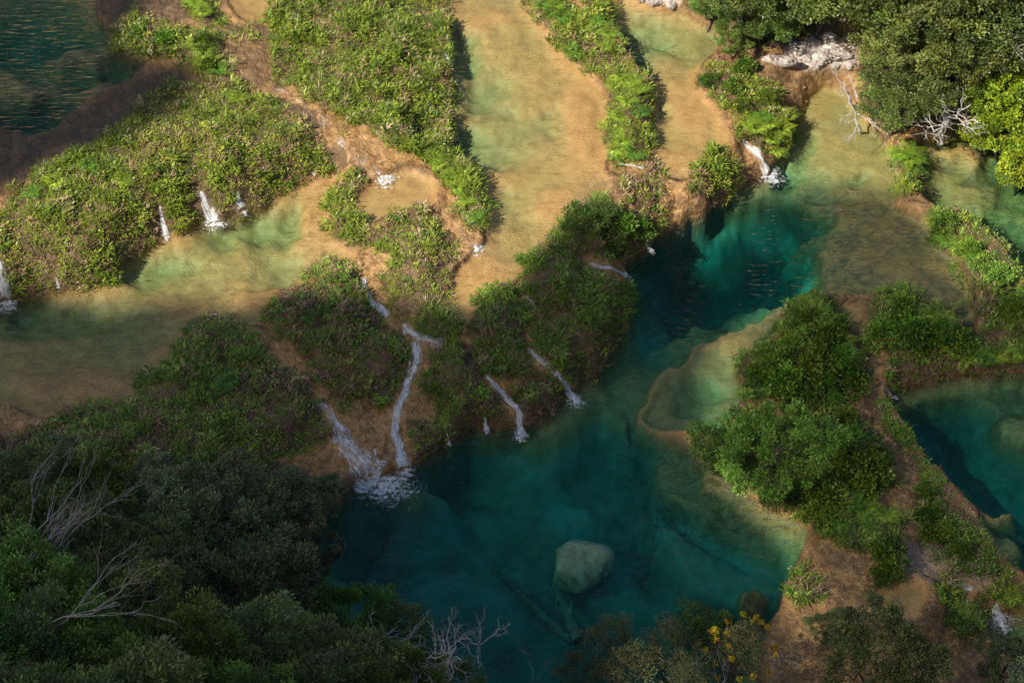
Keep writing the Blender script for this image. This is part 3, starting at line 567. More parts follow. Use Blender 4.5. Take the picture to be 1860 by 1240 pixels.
def build_cover(name, label, poly, dens, height, dry, fam):
    rng = np.random.default_rng(abs(hash(label)) % 2 ** 31 if False else sum(map(ord, label)))
    H = hit(*np.array(poly, float).T); lo, hi = H.min(0) - 1.5, H.max(0) + 1.5
    lo[:2] = np.maximum(lo[:2], [-42.5, -30.5]); hi[:2] = np.minimum(hi[:2], [42.5, 37.5])
    n = int((hi[0] - lo[0]) * (hi[1] - lo[1]) * dens)
    x, y = rng.uniform(lo[0], hi[0], n), rng.uniform(lo[1], hi[1], n); z = ground_z(x, y)
    px, py = proj(x, y, z); px = px + fbm(x * .9, y * .9, 3, 81) * 14; py = py + fbm(x * .9, y * .9, 3, 91) * 14
    wet = np.zeros(n, bool)
    for k, P in PW_.items(): wet |= (sdf(x, y, P, -9, 1) > .12) & (z < POOLS[k]['z'])
    bald = fbm(x * .55, y * .55, 4, 120) > .7
    ok = (sdf(px, py, poly, -99, 12) > (-8 if fam in (0, 1, 2) else 0)) & ~wet & ~bald
    for pts, hw in BARE: ok &= line_dist(px, py - 5, pts) > hw
    x, y, z = x[ok], y[ok], z[ok]; n = len(x)
    hh = height * (.45 + 1.15 * np.clip(fbm(x * .8, y * .8, 4, 130) * 1.4 + .4, 0, 1.2)) * rng.uniform(.6, 1.3, n)
    dryf = np.clip(1.0 * dry * (1 + 2.2 * fbm(x * .4, y * .4, 4, 140)), 0, .85)
    isdry = rng.random(n) < dryf
    broad = rng.random(n) < np.clip(.38 + .7 * fbm(x * .45, y * .45, 3, 150), .08, .85)
    gp, dp = np.array(PAL[fam][0]), np.array(PAL[fam][1])
    sel = np.clip(fbm(x * .35, y * .35, 3, 160) * 2.2 + 1.5 + rng.normal(0, .9, n), 0, 3).astype(int)
    tc = np.where(isdry[:, None], dp[rng.integers(0, 3, n)], gp[sel]) * rng.uniform(.75, 1.3, n)[:, None]
    B = 16; r = lambda v: np.repeat(v, B)
    m = n * B; az = rng.uniform(0, 2 * np.pi, m); rad = rng.uniform(0, .26, m)
    base = np.stack([r(x) + np.cos(az) * rad, r(y) + np.sin(az) * rad, r(z) - .05 + r(hh) * rng.uniform(0, .35, m) * np.where(r(broad), 2.4, 1)], -1)
    lean = np.where(r(broad), rng.uniform(.5, 1.45, m), rng.uniform(.2, 1.2, m)); length = r(hh) * rng.uniform(.5, 1.1, m) * np.where(r(broad), .45, .85)
    width = rng.uniform(.026, .055, m) * np.where(r(broad), 2.2, 1.0)
    col = np.repeat(tc, B, 0) * rng.uniform(.7, 1.35, m)[:, None]
    V, F, C = blades(base, az, lean, length, width, col, rng.uniform(.2, 1.1, m))
    return link(name, mesh_np(name, V, F, M['cover'], {'tint': C}), label=label, cat='grass' if 'grass' in name else 'undergrowth', kind='stuff')
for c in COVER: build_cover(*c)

# ------------------------------------------------------------------ building blocks for plants
def tube(pts, radii, sides=6):
    pts = np.asarray(pts, float); n = len(pts); V, F = [], []
    T = np.gradient(pts, axis=0); T /= np.linalg.norm(T, axis=1)[:, None] + 1e-9
    ref = np.array([.31, .95, .07])
    for i in range(n):
        a = np.cross(T[i], ref); a /= np.linalg.norm(a) + 1e-9; b = np.cross(T[i], a)
        for k in range(sides):
            t = 2 * math.pi * k / sides; V.append(pts[i] + radii[i] * (math.cos(t) * a + math.sin(t) * b))
    for i in range(n - 1):
        for k in range(sides):
            k2 = (k + 1) % sides; F.append((i * sides + k, i * sides + k2, (i + 1) * sides + k2, (i + 1) * sides + k))
    return np.array(V), np.array(F)
class MB:
    def __init__(s): s.V, s.F, s.n = [], [], 0
    def add(s, V, F): s.V.append(V); s.F.append(np.asarray(F) + s.n); s.n += len(V); return s
    def tube(s, pts, radii, sides=6): return s.add(*tube(pts, radii, sides))
    def mesh(s, name, mat, smooth=True): return mesh_np(name, np.concatenate(s.V), np.concatenate(s.F), mat, smooth=smooth)
def bent(a, b, rng, wob=.12, n=5, sag=0.0):
    a, b = np.asarray(a, float), np.asarray(b, float); t = np.linspace(0, 1, n)[:, None]
    L = np.linalg.norm(b - a); p = a + (b - a) * t
    p[1:-1] += rng.normal(0, wob * L * .35, (n - 2, 3)); p[:, 2] -= sag * L * (t[:, 0] * (1 - t[:, 0]))
    return p
def leaf_quads(pos, dirn, length, width, col, rng):
    n = len(pos); d = dirn / (np.linalg.norm(dirn, axis=1)[:, None] + 1e-9)
    r = rng.normal(0, 1, (n, 3)); s = np.cross(d, r); s /= np.linalg.norm(s, axis=1)[:, None] + 1e-9
    L, W = length[:, None], width[:, None]; nrm = np.cross(d, s)
    V = np.stack([pos, pos + d * L * .5 + s * W * .5 + nrm * L * .08, pos + d * L - nrm * L * .06, pos + d * L * .5 - s * W * .5 + nrm * L * .08], 1).reshape(-1, 3)
    return V, (np.arange(n) * 4)[:, None] + np.array([0, 1, 2, 3]), np.repeat(col, 4, 0)
def unit(n, rng, zmin=-1.0):
    z = rng.uniform(zmin, 1, n); a = rng.uniform(0, 2 * np.pi, n); r = np.sqrt(1 - z * z)
    return np.stack([r * np.cos(a), r * np.sin(a), z], -1)
def crown_mesh(name, seed, R, n_cl, per, leaf, pal, cr, mat, aspect=.42, zmin=-.35, inner=.5, upb=.25, lump=.3):
    """leaf clumps spread through the crown's volume"""
    rng = np.random.default_rng(seed); R = np.array(R); d = unit(n_cl, rng, zmin)
    lob = 1 + lump * np.array([math.sin(3 * math.atan2(v[1], v[0]) + seed) * .6 + math.sin(5 * v[2] + 2.3 * v[0] * 2 + seed) * .7 for v in d])
    rad = rng.uniform(inner, 1, n_cl) ** .6 * lob; cen = d * R * rad[:, None]
    pal = np.array(pal); cc = pal[rng.integers(0, len(pal), n_cl)] * rng.uniform(.75, 1.25, n_cl)[:, None]
    cs = cr * rng.uniform(.6, 1.35, n_cl)
    m = n_cl * per; rep = lambda v: np.repeat(v, per, 0)
    off = unit(m, rng) * (rng.random(m) ** .45)[:, None]; off[:, 2] *= .6
    pos = rep(cen) + off * rep(cs)[:, None]
    dirn = off * .9 + rep(d) * .5 + rng.normal(0, .45, (m, 3)); dirn[:, 2] += upb
    L = leaf * rng.uniform(.6, 1.3, m); col = rep(cc) * rng.uniform(.7, 1.35, m)[:, None]
    V, F, C = leaf_quads(pos, dirn, L, L * aspect, col, rng)
    return mesh_np(name, V, F, mat, {'tint': C}), cen
def trunk_mesh(name, seed, h, r, cen, mat, limbs=7, lean=.1):
    rng = np.random.default_rng(seed + 99); b = MB()
    top = np.array([rng.normal(0, lean), rng.normal(0, lean), 1.0]) * h * .92
    p = bent((0, 0, -.6), top, rng, .08, 6); b.tube(p, np.linspace(r, r * .35, 6) * np.r_[1.35, 1.05, 1, 1, 1, 1], 8)
    for c in cen[rng.permutation(len(cen))[:limbs]]:
        st = p[rng.integers(2, 5)]; e = np.array(c) + (0, 0, h)
        q = bent(st, e, rng, .16, 6); b.tube(q, np.linspace(r * .42, r * .07, 6), 5)
        for _ in range(2):
            k = rng.integers(2, 5); e2 = q[k] + unit(1, rng, 0)[0] * np.linalg.norm(e - st) * .4
            b.tube(bent(q[k], e2, rng, .2, 4), np.linspace(r * .16, r * .04, 4), 4)
    return b.mesh(name, mat)
def stand(px, py, h):
    """spot on the ground above which, h metres up, the given photograph point lies"""
    zs = np.arange(45, -6, -.05); p = at(np.full(len(zs), float(px)), np.full(len(zs), float(py)), zs)
    g = ground_z(p[:, 0], p[:, 1]); far = p[:, 1] < -30.5
    g = np.where(far, g + (-30.5 - p[:, 1]) * .82, g)
    k = np.argmax(zs - g <= h); return np.array([p[k, 0], p[k, 1], zs[k] - h])
def put(proto, name, label, cat, loc, rz=0.0, sc=1.0, group=None):
    """a thing: an empty at its base with a copy of each part"""
    e = bpy.data.objects.new(name, None); COL.objects.link(e); e.empty_display_size = .3
    e.location = loc; e.rotation_euler = (0, 0, rz); e.scale = (sc, sc, sc)
    e['label'] = label; e['category'] = cat
    if group: e['group'] = group
    for pn, me, pl in proto:
        o = bpy.data.objects.new(pn, me); COL.objects.link(o); o.parent = e; o.location = pl
    return e
def tree_proto(seed, h, r, R, n_cl, per, leaf, pal, cr, lm='leaf', bark='bark', **kw):
    cm, cen = crown_mesh('crown', seed, R, n_cl, per, leaf, pal, cr, M[lm], **kw)
    return [('trunk', trunk_mesh('trunk', seed, h, r, cen, M[bark]), (0, 0, 0)), ('crown', cm, (0, 0, h))], h

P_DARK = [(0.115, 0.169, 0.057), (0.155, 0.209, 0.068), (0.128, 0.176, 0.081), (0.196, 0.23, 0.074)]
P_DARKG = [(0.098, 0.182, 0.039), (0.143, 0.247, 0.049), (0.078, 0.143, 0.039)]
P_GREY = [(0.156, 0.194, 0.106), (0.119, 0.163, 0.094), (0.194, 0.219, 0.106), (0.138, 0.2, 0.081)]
P_FEATH = [(.16,.165,.07),(.22,.185,.09),(.12,.145,.06)]
P_OLIVE = [(0.161, 0.196, 0.048), (0.23, 0.259, 0.069), (0.103, 0.138, 0.037), (0.196, 0.259, 0.052)]
P_GREEN = [(.11,.20,.034),(.15,.25,.045),(.08,.14,.028)]
P_YELL = [(.30,.38,.025),(.38,.44,.03),(.20,.29,.03)]
P_PALE = [(.24,.42,.065),(.31,.50,.08),(.18,.33,.055)]
P_SHRUB = [(.11,.22,.024),(.16,.29,.03),(.075,.155,.02),(.23,.34,.04)]
P_DSHRUB = [(.055,.105,.024),(.075,.135,.03)]
TP = {
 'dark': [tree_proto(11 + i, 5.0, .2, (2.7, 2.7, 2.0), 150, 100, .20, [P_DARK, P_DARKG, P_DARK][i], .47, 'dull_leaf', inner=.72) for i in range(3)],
 'grey': [tree_proto(21 + i, 4.6, .2, (2.5, 2.5, 1.7), 100, 105, .22, P_GREY, .46, 'dull_leaf', upb=.0, inner=.72) for i in range(2)],
 'feath': [tree_proto(31 + i, 6.0, .14, (1.5, 1.5, 2.2), 70, 66, .14, P_FEATH, .42, 'dull_leaf', aspect=.3, zmin=-.8, inner=.35) for i in range(2)],
 'olive': [tree_proto(41 + i, 5.0, .22, (3.0, 3.0, 2.2), 125, 100, .23, P_OLIVE, .52, 'gloss_leaf', 'bark', inner=.7, lump=.4) for i in range(2)],
 'green': [tree_proto(51 + i, 4.0, .18, (2.5, 2.5, 1.8), 105, 100, .20, P_GREEN, .46, 'gloss_leaf', inner=.7) for i in range(2)],
 'yellow': [tree_proto(61 + i, 4.5, .18, (2.5, 2.5, 2.3), 120, 60, .23, P_YELL, .46, 'leaf', aspect=.75, inner=.65) for i in range(2)],
 'pale': [tree_proto(71, 2.6, .16, (3.0, 2.8, 2.1), 105, 120, .21, P_PALE, .42, 'cover', aspect=.36, zmin=-.55, inner=.8)],
}
def tree(sp, px, py, sc, label, group=None, v=0, name='broadleaf_tree', lift=1.0):
    proto, h = TP[sp][v % len(TP[sp])]
    loc = stand(px, py, h * sc)
    return put(proto, name, label, 'tree', loc, random.uniform(0, 6.28), sc, group)

# ---- the wood on the near hillside
GREYLAB = ['grey-green tree in the middle of the wood, beside the smaller dark olive tree', 'grey-green tree at the top of the wood under the weed slope', 'broad grey-green tree in the heart of the wood', 'grey-green tree in the wood next to the thin pale-twigged tree', 'grey-green tree just above the black gap in the wood', 'grey-green tree in the wood next to the small blue-green shore tree', 'smallest grey-green tree in the wood, touching the weed slope']
gw = 'dark trees of the hillside wood'
DARKLAB = ['dark olive tree at the corner of the wood touching the weed slope', 'dark green tree under the weed slope beside the grey-green trees', 'dark olive tree right behind the long bare pale branches', 'dark olive tree between the long bare branches and the grey-green trees',
           'dark green tree under the slanting bare limb', 'dark olive tree beside the black gap in the wood', None, None, None, None, 'dark green tree below the black gap in the wood', 'dark olive tree between the black gap and the wooded point', 'smaller dark olive tree hemmed in by grey-green crowns']
for i, (sp, px, py, sc) in enumerate([('dark',50,880,.95),('dark',175,915,.9),('dark',40,970,1.05),('dark',150,1010,1.0),('dark',60,1100,1.1),('dark',190,1130,1.1),('dark',30,1220,1.1),('dark',170,1240,1.1),('dark',-80,920,1.1),('dark',-90,1060,1.1),
        ('dark',310,1215,1.1),('dark',450,1200,1.05),('dark',290,1020,.85),('dark',-60,1200,1.1),('dark',240,1320,1.1),('dark',90,1330,1.1),('dark',400,1310,1.0)]):
    tree(sp, px, py, sc, DARKLAB[i] if i < len(DARKLAB) and DARKLAB[i] else 'dark olive tree in the dense hillside wood below the long left pool', gw, i)
for i, (px, py, sc) in enumerate([(300,945,.95),(405,900,.9),(420,985,1.0),(500,930,.8),(370,1080,1.05),(480,1060,.95),(280,885,.6)]):
    tree('grey', px, py, sc, GREYLAB[i], 'grey-green trees of the hillside wood', i)
tree('grey', 555, 1010, .62, 'small rounded blue-green tree leaning over the shore of the deep pool', v=1)
tree('grey', 570, 905, .55, 'thin grey tree with pale twigs at the pool edge below the fanned cascade', v=0)
for i, (px, py, sc) in enumerate([(620,1125,.8),(715,1165,.75),(580,1210,1.0),(700,1240,.85),(800,1250,.65),(560,1310,1.0),(690,1330,1.0)]):
    tree('dark', px, py, sc, 'low dark tree on the point of the wood that juts towards the sunken logs', 'dark trees on the wooded point', i + 1)
for i, (px, py, sc) in enumerate([(1110,1165,.9),(1140,1230,1.0),(1215,1180,1.0),(1240,1250,1.0),(1050,1225,.8),(1370,1100,.45)]):
    tree('feath', px, py, sc, 'feathery brown-green sapling rising in front of the deep pool', 'feathery saplings by the deep pool', i)
tree('dark', 1290, 1165, .72, 'dense dark bushy tree between the feathery saplings and the yellow-flowered tree', v=1)
tree('dark', 1600, 1195, .95, 'large dark dense tree standing alone on bare travertine', v=0)
tree('dark', 1510, 1140, .4, 'small dark shrub-like tree beside the large lone dark tree', v=0)
tree('grey', 1832, 1205, .62, 'grey-green tree in front of the lowest pool', v=1)
tree('grey', 1905, 1265, .8, 'grey-green tree beyond the lowest pool at the travertine edge', v=0)
# ---- sunlit forest across the water
go = 'olive trees of the sunlit forest'
OLAB = {0: 'olive tree behind the mid green bushy trees', 1: 'olive tree directly above the limestone boulders', 3: 'smaller olive tree at the end of the limestone outcrop', 5: 'olive tree beside the leafless tree over the dim pool', 6: 'olive tree with bare grey twigs showing in its crown', 7: 'olive tree directly behind the yellow-green trees', 8: 'olive tree between the bare twigs and the leafless pale-branched tree'}
for i, (px, py, sc) in enumerate([(1390,-10,.8),(1490,-25,.85),(1600,0,.9),(1610,85,.6),(1690,60,.95),(1660,150,.75),(1780,40,1.05),(1870,60,1.0),(1740,110,.85),(1580,-50,1.1),(1700,-50,1.1),(1820,-60,1.1),(1940,-10,1.1),(1460,-60,1.1),(1340,-60,1.0)]):
    tree('olive', px, py, sc, OLAB.get(i, 'glossy olive-leaved tree in the sunlit forest above the white ledge'), go, i)
for i, (px, py, sc) in enumerate([(1290,5,.55),(1350,40,.55),(1425,35,.55),(1330,75,.4)]):
    tree('green', px, py, sc, 'mid green bushy tree overhanging the leaf-strewn rock and narrow pool', 'green trees above the narrow pool', i)
tree('olive', 1622, 185, .62, 'olive tree with bare grey twigs leaning over the shallow head of the big pool', v=1)
tree('green', 1790, 135, .6, 'dark green tree behind the yellow-green trees', v=1)
for i, (px, py, sc) in enumerate([(1800,165,.75),(1850,150,.8),(1830,230,.8),(1870,280,.7),(1930,220,.9),(1785,240,.45),(1850,310,.5),(1770,180,.55)]):
    tree('yellow', px, py, sc, 'bright yellow-green leafy tree overhanging the dim green pool', 'yellow-green trees over the dim pool', i)
# ---- island trees
tree('pale', 1410, 812, 1.0, 'round pale green tree on the bank of the deep teal pool')
# ---- the yellow-flowered tree: blossom clusters are parts of their own
proto, h = TP['feath'][1]
loc = stand(1345, 1185, h * .95)
fl = put([proto[0], proto[1]], 'flowering_tree', 'thin tree with bright yellow blossom clusters before the deep pool', 'tree', loc, .6, .95)
rng = np.random.default_rng(5)
for i in range(3):
    n = 60; V, F, C = leaf_quads(unit(n, rng) * rng.uniform(.04, .2, n)[:, None], unit(n, rng), rng.uniform(.06, .13, n), rng.uniform(.05, .1, n), np.tile([[.50, .33, .012]], (n, 1)) * rng.uniform(.7, 1.2, n)[:, None], rng)
    bl = mesh_np('blossom', V, F, M['leaf'], {'tint': C})
    for j in range(9):
        u = unit(1, rng, -.5)[0]
        o = link('blossom', bl, fl, (u[0] * 1.9, u[1] * 1.9, h + u[2] * 2.4)); o.rotation_euler = (0, 0, rng.uniform(0, 6))

# ---- shrubs
SP = [tree_proto(81, .75, .05, (.95, .95, .62), 46, 34, .17, P_SHRUB, .34, 'leaf', zmin=-.5), tree_proto(82, .8, .05, (.9, .9, .7), 44, 34, .20, P_SHRUB, .34, 'leaf', zmin=-.5, aspect=.6),
      tree_proto(83, .7, .05, (.9, .9, .6), 46, 38, .15, P_DSHRUB, .34, 'dull_leaf', zmin=-.5), tree_proto(84, .8, .05, (.95, .95, .6), 40, 36, .22, P_PALE, .3, 'leaf', zmin=-.5)]
SP = [([('stem', p[0][1], p[0][2]), ('foliage', p[1][1], p[1][2])], h) for p, h in SP]
def shrubs(items, label, group):
    for k, px, py, sc in items:
        proto, h = SP[k]; put(proto, 'shrub', label, 'shrub', stand(px, py, h * sc), random.uniform(0, 6.28), sc, group if len(items) > 1 else None)
shrubs([(0,1460,580,.9),(1,1500,610,1.0),(0,1440,630,1.0),(1,1480,660,1.1),(0,1400,655,1.1),(0,1530,650,1.1),(1,1430,690,1.1),(0,1500,700,1.1),(0,1380,690,.9),(1,1550,690,.9),(0,1460,720,.8),(1,1520,590,.8)], 'green leafy shrub on the triangular island by the brown footpath', 'shrubs of the triangular island')
shrubs([(2,1285,805,1.1),(2,1320,825,1.1),(2,1300,840,.8)], 'dark green shrub at the water edge left of the pale green tree', 'dark shrubs beside the pale tree')
shrubs([(0,1540,800,1.2),(1,1570,850,1.2),(0,1510,850,1.1),(0,1560,890,1.0),(1,1500,900,1.1),(0,1450,890,1.0),(1,1480,930,.9),(0,1600,830,.8),(2,1410,905,.9),(2,1350,870,.7),(1,1540,760,.7)], 'mixed green shrub between the pale green tree and the footpath', 'shrubs behind the pale tree')
shrubs([(1,1640,555,.9),(0,1610,600,1.0),(1,1660,600,1.0),(0,1710,600,1.0),(1,1740,620,.9)], 'green shrub on the near rim of the shallow right pool', 'shrubs on the right pool rim')
shrubs([(0,1715,400,.8),(0,1705,430,.7),(1,1760,450,.7),(3,1815,500,.8),(3,1790,480,.7),(0,1840,560,.8)], 'light green shrub on the long curved grass dam', 'shrubs on the curved dam')
shrubs([(1,1610,1005,1.0),(0,1620,1030,.9),(0,1600,1045,.7)], 'isolated green shrub on bare travertine above the shallow basin', 'shrub clump above the shallow basin')
shrubs([(0,1678,890,.6),(1,1690,935,.65),(0,1715,965,.7),(0,1740,1000,.7),(1,1692,970,.65)], 'leafy shrub on the narrow bank beside the round green pool', 'shrubs by the round green pool')
shrubs([(1,1330,160,.6),(0,1290,145,.6),(0,1345,190,.6),(1,1355,120,.7),(0,1390,175,.7)], 'small sunlit shrub on leaf-strewn rock under the forest edge', 'shrubs on the leaf-strewn rock')
shrubs([(0,250,60,.6),(1,300,70,.6),(0,370,75,.7),(1,380,115,.6)], 'leafy sunlit shrub on the tuft island beside the dark upper pool', 'shrubs on the tuft island')
shrubs([(2,1050,400,1.0),(2,1090,385,.9),(1,1130,410,.9),(0,1165,415,.8),(2,1110,440,.8)], 'dense dark shrub at the head of the largest grass island', 'shrubs on the largest grass island')

# ---- ferns: every frond is a part
def frond_mesh(seed, L, pal, arch):
    rng = np.random.default_rng(seed); n = 13; t = np.linspace(.06, 1, n)
    ang = .55 + arch * t; x = np.cumsum(np.sin(ang)) * L / n; z = np.cumsum(np.cos(ang)) * L / n
    V, F, C = [], [], []
    pal = np.array(pal)
    for i in range(n):
        w = L * .30 * math.sin(math.pi * min(t[i] * .86 + .12, 1)) + .015; q = L * .055
        for sgn in (-1, 1):
            b = len(V); c = pal[rng.integers(0, len(pal))] * rng.uniform(.8, 1.2)
            V += [(x[i] - q * .5, 0, z[i]), (x[i] + q * .2, sgn * w * .55, z[i] + .02), (x[i] + q * 1.3, sgn * w, z[i] - .05 * L), (x[i] + q * .9, sgn * w * .5, z[i] + .01)]
            F.append((b, b + 1, b + 2, b + 3)); C += [c] * 4
    tb, tf = tube(np.stack([np.r_[0, x], 0 * np.r_[0, x], np.r_[0, z]], -1), np.linspace(.016, .004, n + 1), 4)
    F += [tuple(np.array(f) + len(V)) for f in tf]; C += [pal[0] * .8] * len(tb); V = list(V) + [tuple(v) for v in tb]
    return mesh_np('frond', np.array(V), np.array(F), M['leaf'], {'tint': np.array(C)})
FP = {'y': [(.26,.40,.035),(.33,.44,.045)], 'g': [(.12,.27,.03),(.17,.33,.04)], 'd': [(.08,.18,.028),(.12,.24,.035)]}
FROND = {k: [frond_mesh(7 + i, 1.0, pal, a) for i, a in enumerate((1.1, 1.5))] for k, pal in FP.items()}
def ferns(items, label, group):
    for k, px, py, sc in items:
        loc = stand(px, py, .45 * sc); e = bpy.data.objects.new('fern', None); COL.objects.link(e); sc *= 1.15; e.location = loc + np.array([0, 0, .22]); e.scale = (sc,) * 3
        e['label'] = label; e['category'] = 'fern'
        if len(items) > 1: e['group'] = group
        n = 9; a0 = random.uniform(0, 6)
        for i in range(n):
            o = bpy.data.objects.new('frond', FROND[k][i % 2]); COL.objects.link(o); o.parent = e
            o.rotation_euler = (random.uniform(-.1, .1), random.uniform(-.35, .2), a0 + i * 2 * math.pi / n + random.uniform(-.25, .25)); s = random.uniform(.75, 1.15); o.scale = (s, s, s)
ferns([('y',355,80,.9),('y',372,95,1.0),('y',385,112,.8),('y',365,115,.8),('g',395,128,.8)], 'yellow-green fern on the tuft island beside the dark upper pool', 'ferns on the tuft island')
ferns([('y',355,5,1.0),('y',372,22,.9),('y',345,-15,1.0)], 'bright fern in the grass clump between the brown shallows', 'ferns in the upper grass clump')
ferns([('y',432,178,.8),('y',100,330,.9),('g',60,350,.8),('y',225,330,.8),('g',160,300,.8)], 'yellow-green fern along the upper brow of the broad sunlit bank', 'ferns on the broad bank')
ferns([('y',1128,140,.9),('y',1150,150,.9),('y',1160,165,.8),('y',1115,160,.7),('y',1140,185,.8),('g',1165,205,.8),('y',1125,215,.8),('y',1130,255,1.0),('y',1118,270,.9),('g',1150,280,.9),('y',1105,60,.9),('g',1085,40,.8),('y',1100,85,.8),('g',1020,30,.9),('y',1010,10,.8),('g',1045,95,.8),('g',985,10,.8)], 'lime green fern on the narrow ridge between the two tan pools', 'ferns on the narrow ridge')
ferns([('y',1355,222,1.0),('y',1375,235,1.0),('y',1400,225,.9),('y',1420,235,.9),('y',1430,215,.9),('y',1405,255,.9),('y',1410,275,.7),('g',1385,215,.8)], 'lime green fern in the cushion above the bright waterfall', 'ferns above the bright waterfall')
ferns([('g',1640,278,1.3),('g',1660,295,1.3),('y',1650,285,1.2),('g',1670,305,1.0)], 'big light green fern on the leaf-strewn rim between the two right-hand pools', 'big ferns on the right-hand rim')
ferns([('y',800,300,.8),('y',830,340,.8),('y',845,365,.8),('y',815,320,.7),('g',865,395,.8),('y',790,285,.7)], 'bright fern on the hedge-like bank right of the small round pool', 'ferns on the hedge-like bank')
ferns([('y',1465,555,1.0),('y',1485,570,1.1),('g',1450,575,1.0),('y',1510,600,1.0),('y',1530,620,1.0),('g',1475,600,1.0),('y',1545,640,.9)], 'lush fern at the tip of the triangular island', 'ferns of the triangular island')
ferns([('y',1660,575,1.0),('g',1640,585,1.0),('y',1690,570,.9),('y',1715,585,1.0),('g',1600,585,.9),('y',1735,640,1.0),('y',1755,650,1.0),('g',1775,645,.9),('y',1810,645,.9),('y',1835,650,1.0),('g',1790,655,.9),('y',1855,640,1.0)], 'light fern along the rim above the round green pool', 'ferns above the round green pool')
ferns([('y',1520,905,1.1),('g',1545,915,1.1),('y',1500,925,1.0),('y',1570,925,1.0),('g',1530,945,1.0),('g',1580,960,.9),('y',1610,935,.9),('g',1505,955,.9)], 'spreading fern on the shore beyond the pale green tree', 'ferns beyond the pale tree')
ferns([('y',1695,405,.9),('g',1720,440,.9),('y',1740,455,.8),('g',1770,475,.9)], 'feathery fern on the long curved grass dam', 'ferns on the curved dam')
ferns([('d',1070,385,.9),('d',1100,380,.9),('g',1085,395,.8),('d',560,575,.8),('d',420,690,.8),('g',405,705,.8)], 'dull green fern in the shaded grass mounds above the deep pool', 'ferns in shaded mounds')
ferns([('y',1820,1085,.7),('y',1840,1085,.7),('y',1860,1088,.7)], 'small bright fern in the hedge above the lowest pool', 'ferns of the short hedge')

# ---- bare branches
def bare_tree(label, px, py, h, seed, size, lean=(0, 0), mat='pale_bark', n=6, name='bare_tree', group=None, r=.06, bias=None):
    rng = np.random.default_rng(seed); loc = stand(px, py, h)
    e = bpy.data.objects.new(name, None); COL.objects.link(e); e.location = loc; e['label'] = label; e['category'] = 'bare tree'
    if group: e['group'] = group
    top = np.array([lean[0], lean[1], h]); b = MB(); p = bent((0, 0, -.4), top, rng, .08, 6); b.tube(p, np.linspace(r * 1.4, r * .8, 6), 6)
    link('trunk', b.mesh('trunk', M[mat]), e)
    for i in range(n):
        b = MB(); st = p[-1] if i % 2 else p[-2]
        dr = unit(1, rng, .05)[0] + np.array([lean[0], lean[1], 0]) * .35
        if bias: dr = unit(1, rng, -.3)[0] * .45 + np.array(bias)
        dr /= np.linalg.norm(dr)
        def grow_branch(s, d, L, rr, lv):
            q = bent(s, s + d * L, rng, .07 if bias else .18, 5); b.tube(q, np.linspace(rr, rr * .45, 5), 5 if lv < 2 else 4)
            if lv == 0: return
            for _ in range(rng.integers(2, 4)):
                k = rng.integers(2, 5); d2 = d + rng.normal(0, .3 if bias else .55, 3); d2[2] += .12; d2 /= np.linalg.norm(d2)
                grow_branch(q[k], d2, L * rng.uniform(.45, .7), rr * .5, lv - 1)
        grow_branch(st, dr, size * rng.uniform(.7, 1.2), r * .75, 3)
        link('branch', b.mesh('branch', M[mat]), e)
bare_tree('leafless pale-branched tree overhanging the dim green pool', 1715, 185, 3.4, 3, 2.1, (0, -1.3), n=9, r=.10, mat='white_bark')
bare_tree('leafless grey twigs at the edge of the shallow head pool', 1575, 180, 3.0, 4, 1.5, (-.9, -.8), n=7, r=.07, mat='white_bark')
bare_tree('bare grey twigs standing among glossy olive crowns', 1790, 70, 6.6, 5, 1.6, n=6, r=.07, mat='white_bark')
bare_tree('long bare pale branches reaching over the wood at the far left', -15, 1060, 6.2, 6, 3.6, (.6, .3), n=7, r=.07, bias=(.9, .9, .25))
bare_tree('slanting bare limb above the dark left-hand crowns', -10, 1165, 6.4, 9, 4.6, (.6, .2), n=2, r=.075, bias=(1.0, .55, .2))
bare_tree('bare upright branches above the dark left-hand crowns near the long pool', -20, 930, 6.0, 16, 3.2, (.6, .3), n=3, r=.05, bias=(.9, .8, .2))
for i, (px, py, sz) in enumerate([(690,1190,1.7),(740,1215,1.7),(800,1215,1.9),(860,1170,1.6)]):
    bare_tree('leafless pale sapling on the wooded point by the deep pool', px, py, 5.2, 10 + i, sz, (.3, 0), n=6, group='leafless saplings on the wooded point', r=.06, mat='white_bark')
for i, (px, py, sz) in enumerate([(960,1235,1.2),(1210,1215,1.5),(1310,1235,1.2),(1410,1180,1.2)]):
    bare_tree('slim bare stem among the feathery saplings', px, py, 4.0, 20 + i, sz, (.2, 0), n=3, group='bare stems among the saplings', r=.04)

# ------------------------------------------------------------------ rocks and sunken wood
def rock_mesh(seed, R, rough=.22, sub=4):
    bm = bmesh.new(); bmesh.ops.create_icosphere(bm, subdivisions=sub, radius=1.0)
    rng = np.random.default_rng(seed); cuts = unit(7, rng)
    for v in bm.verts:
        c = np.array(v.co); f = 1.0
        for u in cuts: f = min(f, .82 / max(c @ u, .3)) if c @ u > .75 else f
        q = c * 1.4; n = float(fbm(np.array([q[0] + q[2] * .7 + seed]), np.array([q[1] - q[2] * .6]), 5, 5)[0]) + .6 * float(fbm(np.array([q[0] * 3.5 + q[2] * 2 + seed]), np.array([q[1] * 3.5 - q[2] * 3]), 3, 6)[0])
        v.co = Vector(c * f * (1 + rough * n)) * 1.0
        v.co.x *= R[0]; v.co.y *= R[1]; v.co.z *= R[2]
    me = bpy.data.meshes.new('rock'); bm.to_mesh(me); bm.free()
    for p in me.polygons: p.use_smooth = True
    return me
ROCKS = []
def rock(name, label, loc, R, seed, mat, rz=0, rough=.22, group=None, cat='rock'):
    ROCKS.append((loc, R))
    me = rock_mesh(seed, R, rough); me.materials.append(M[mat]); o = link(name, me, None, loc, label, cat, group); o.rotation_euler = (0, 0, rz); return o
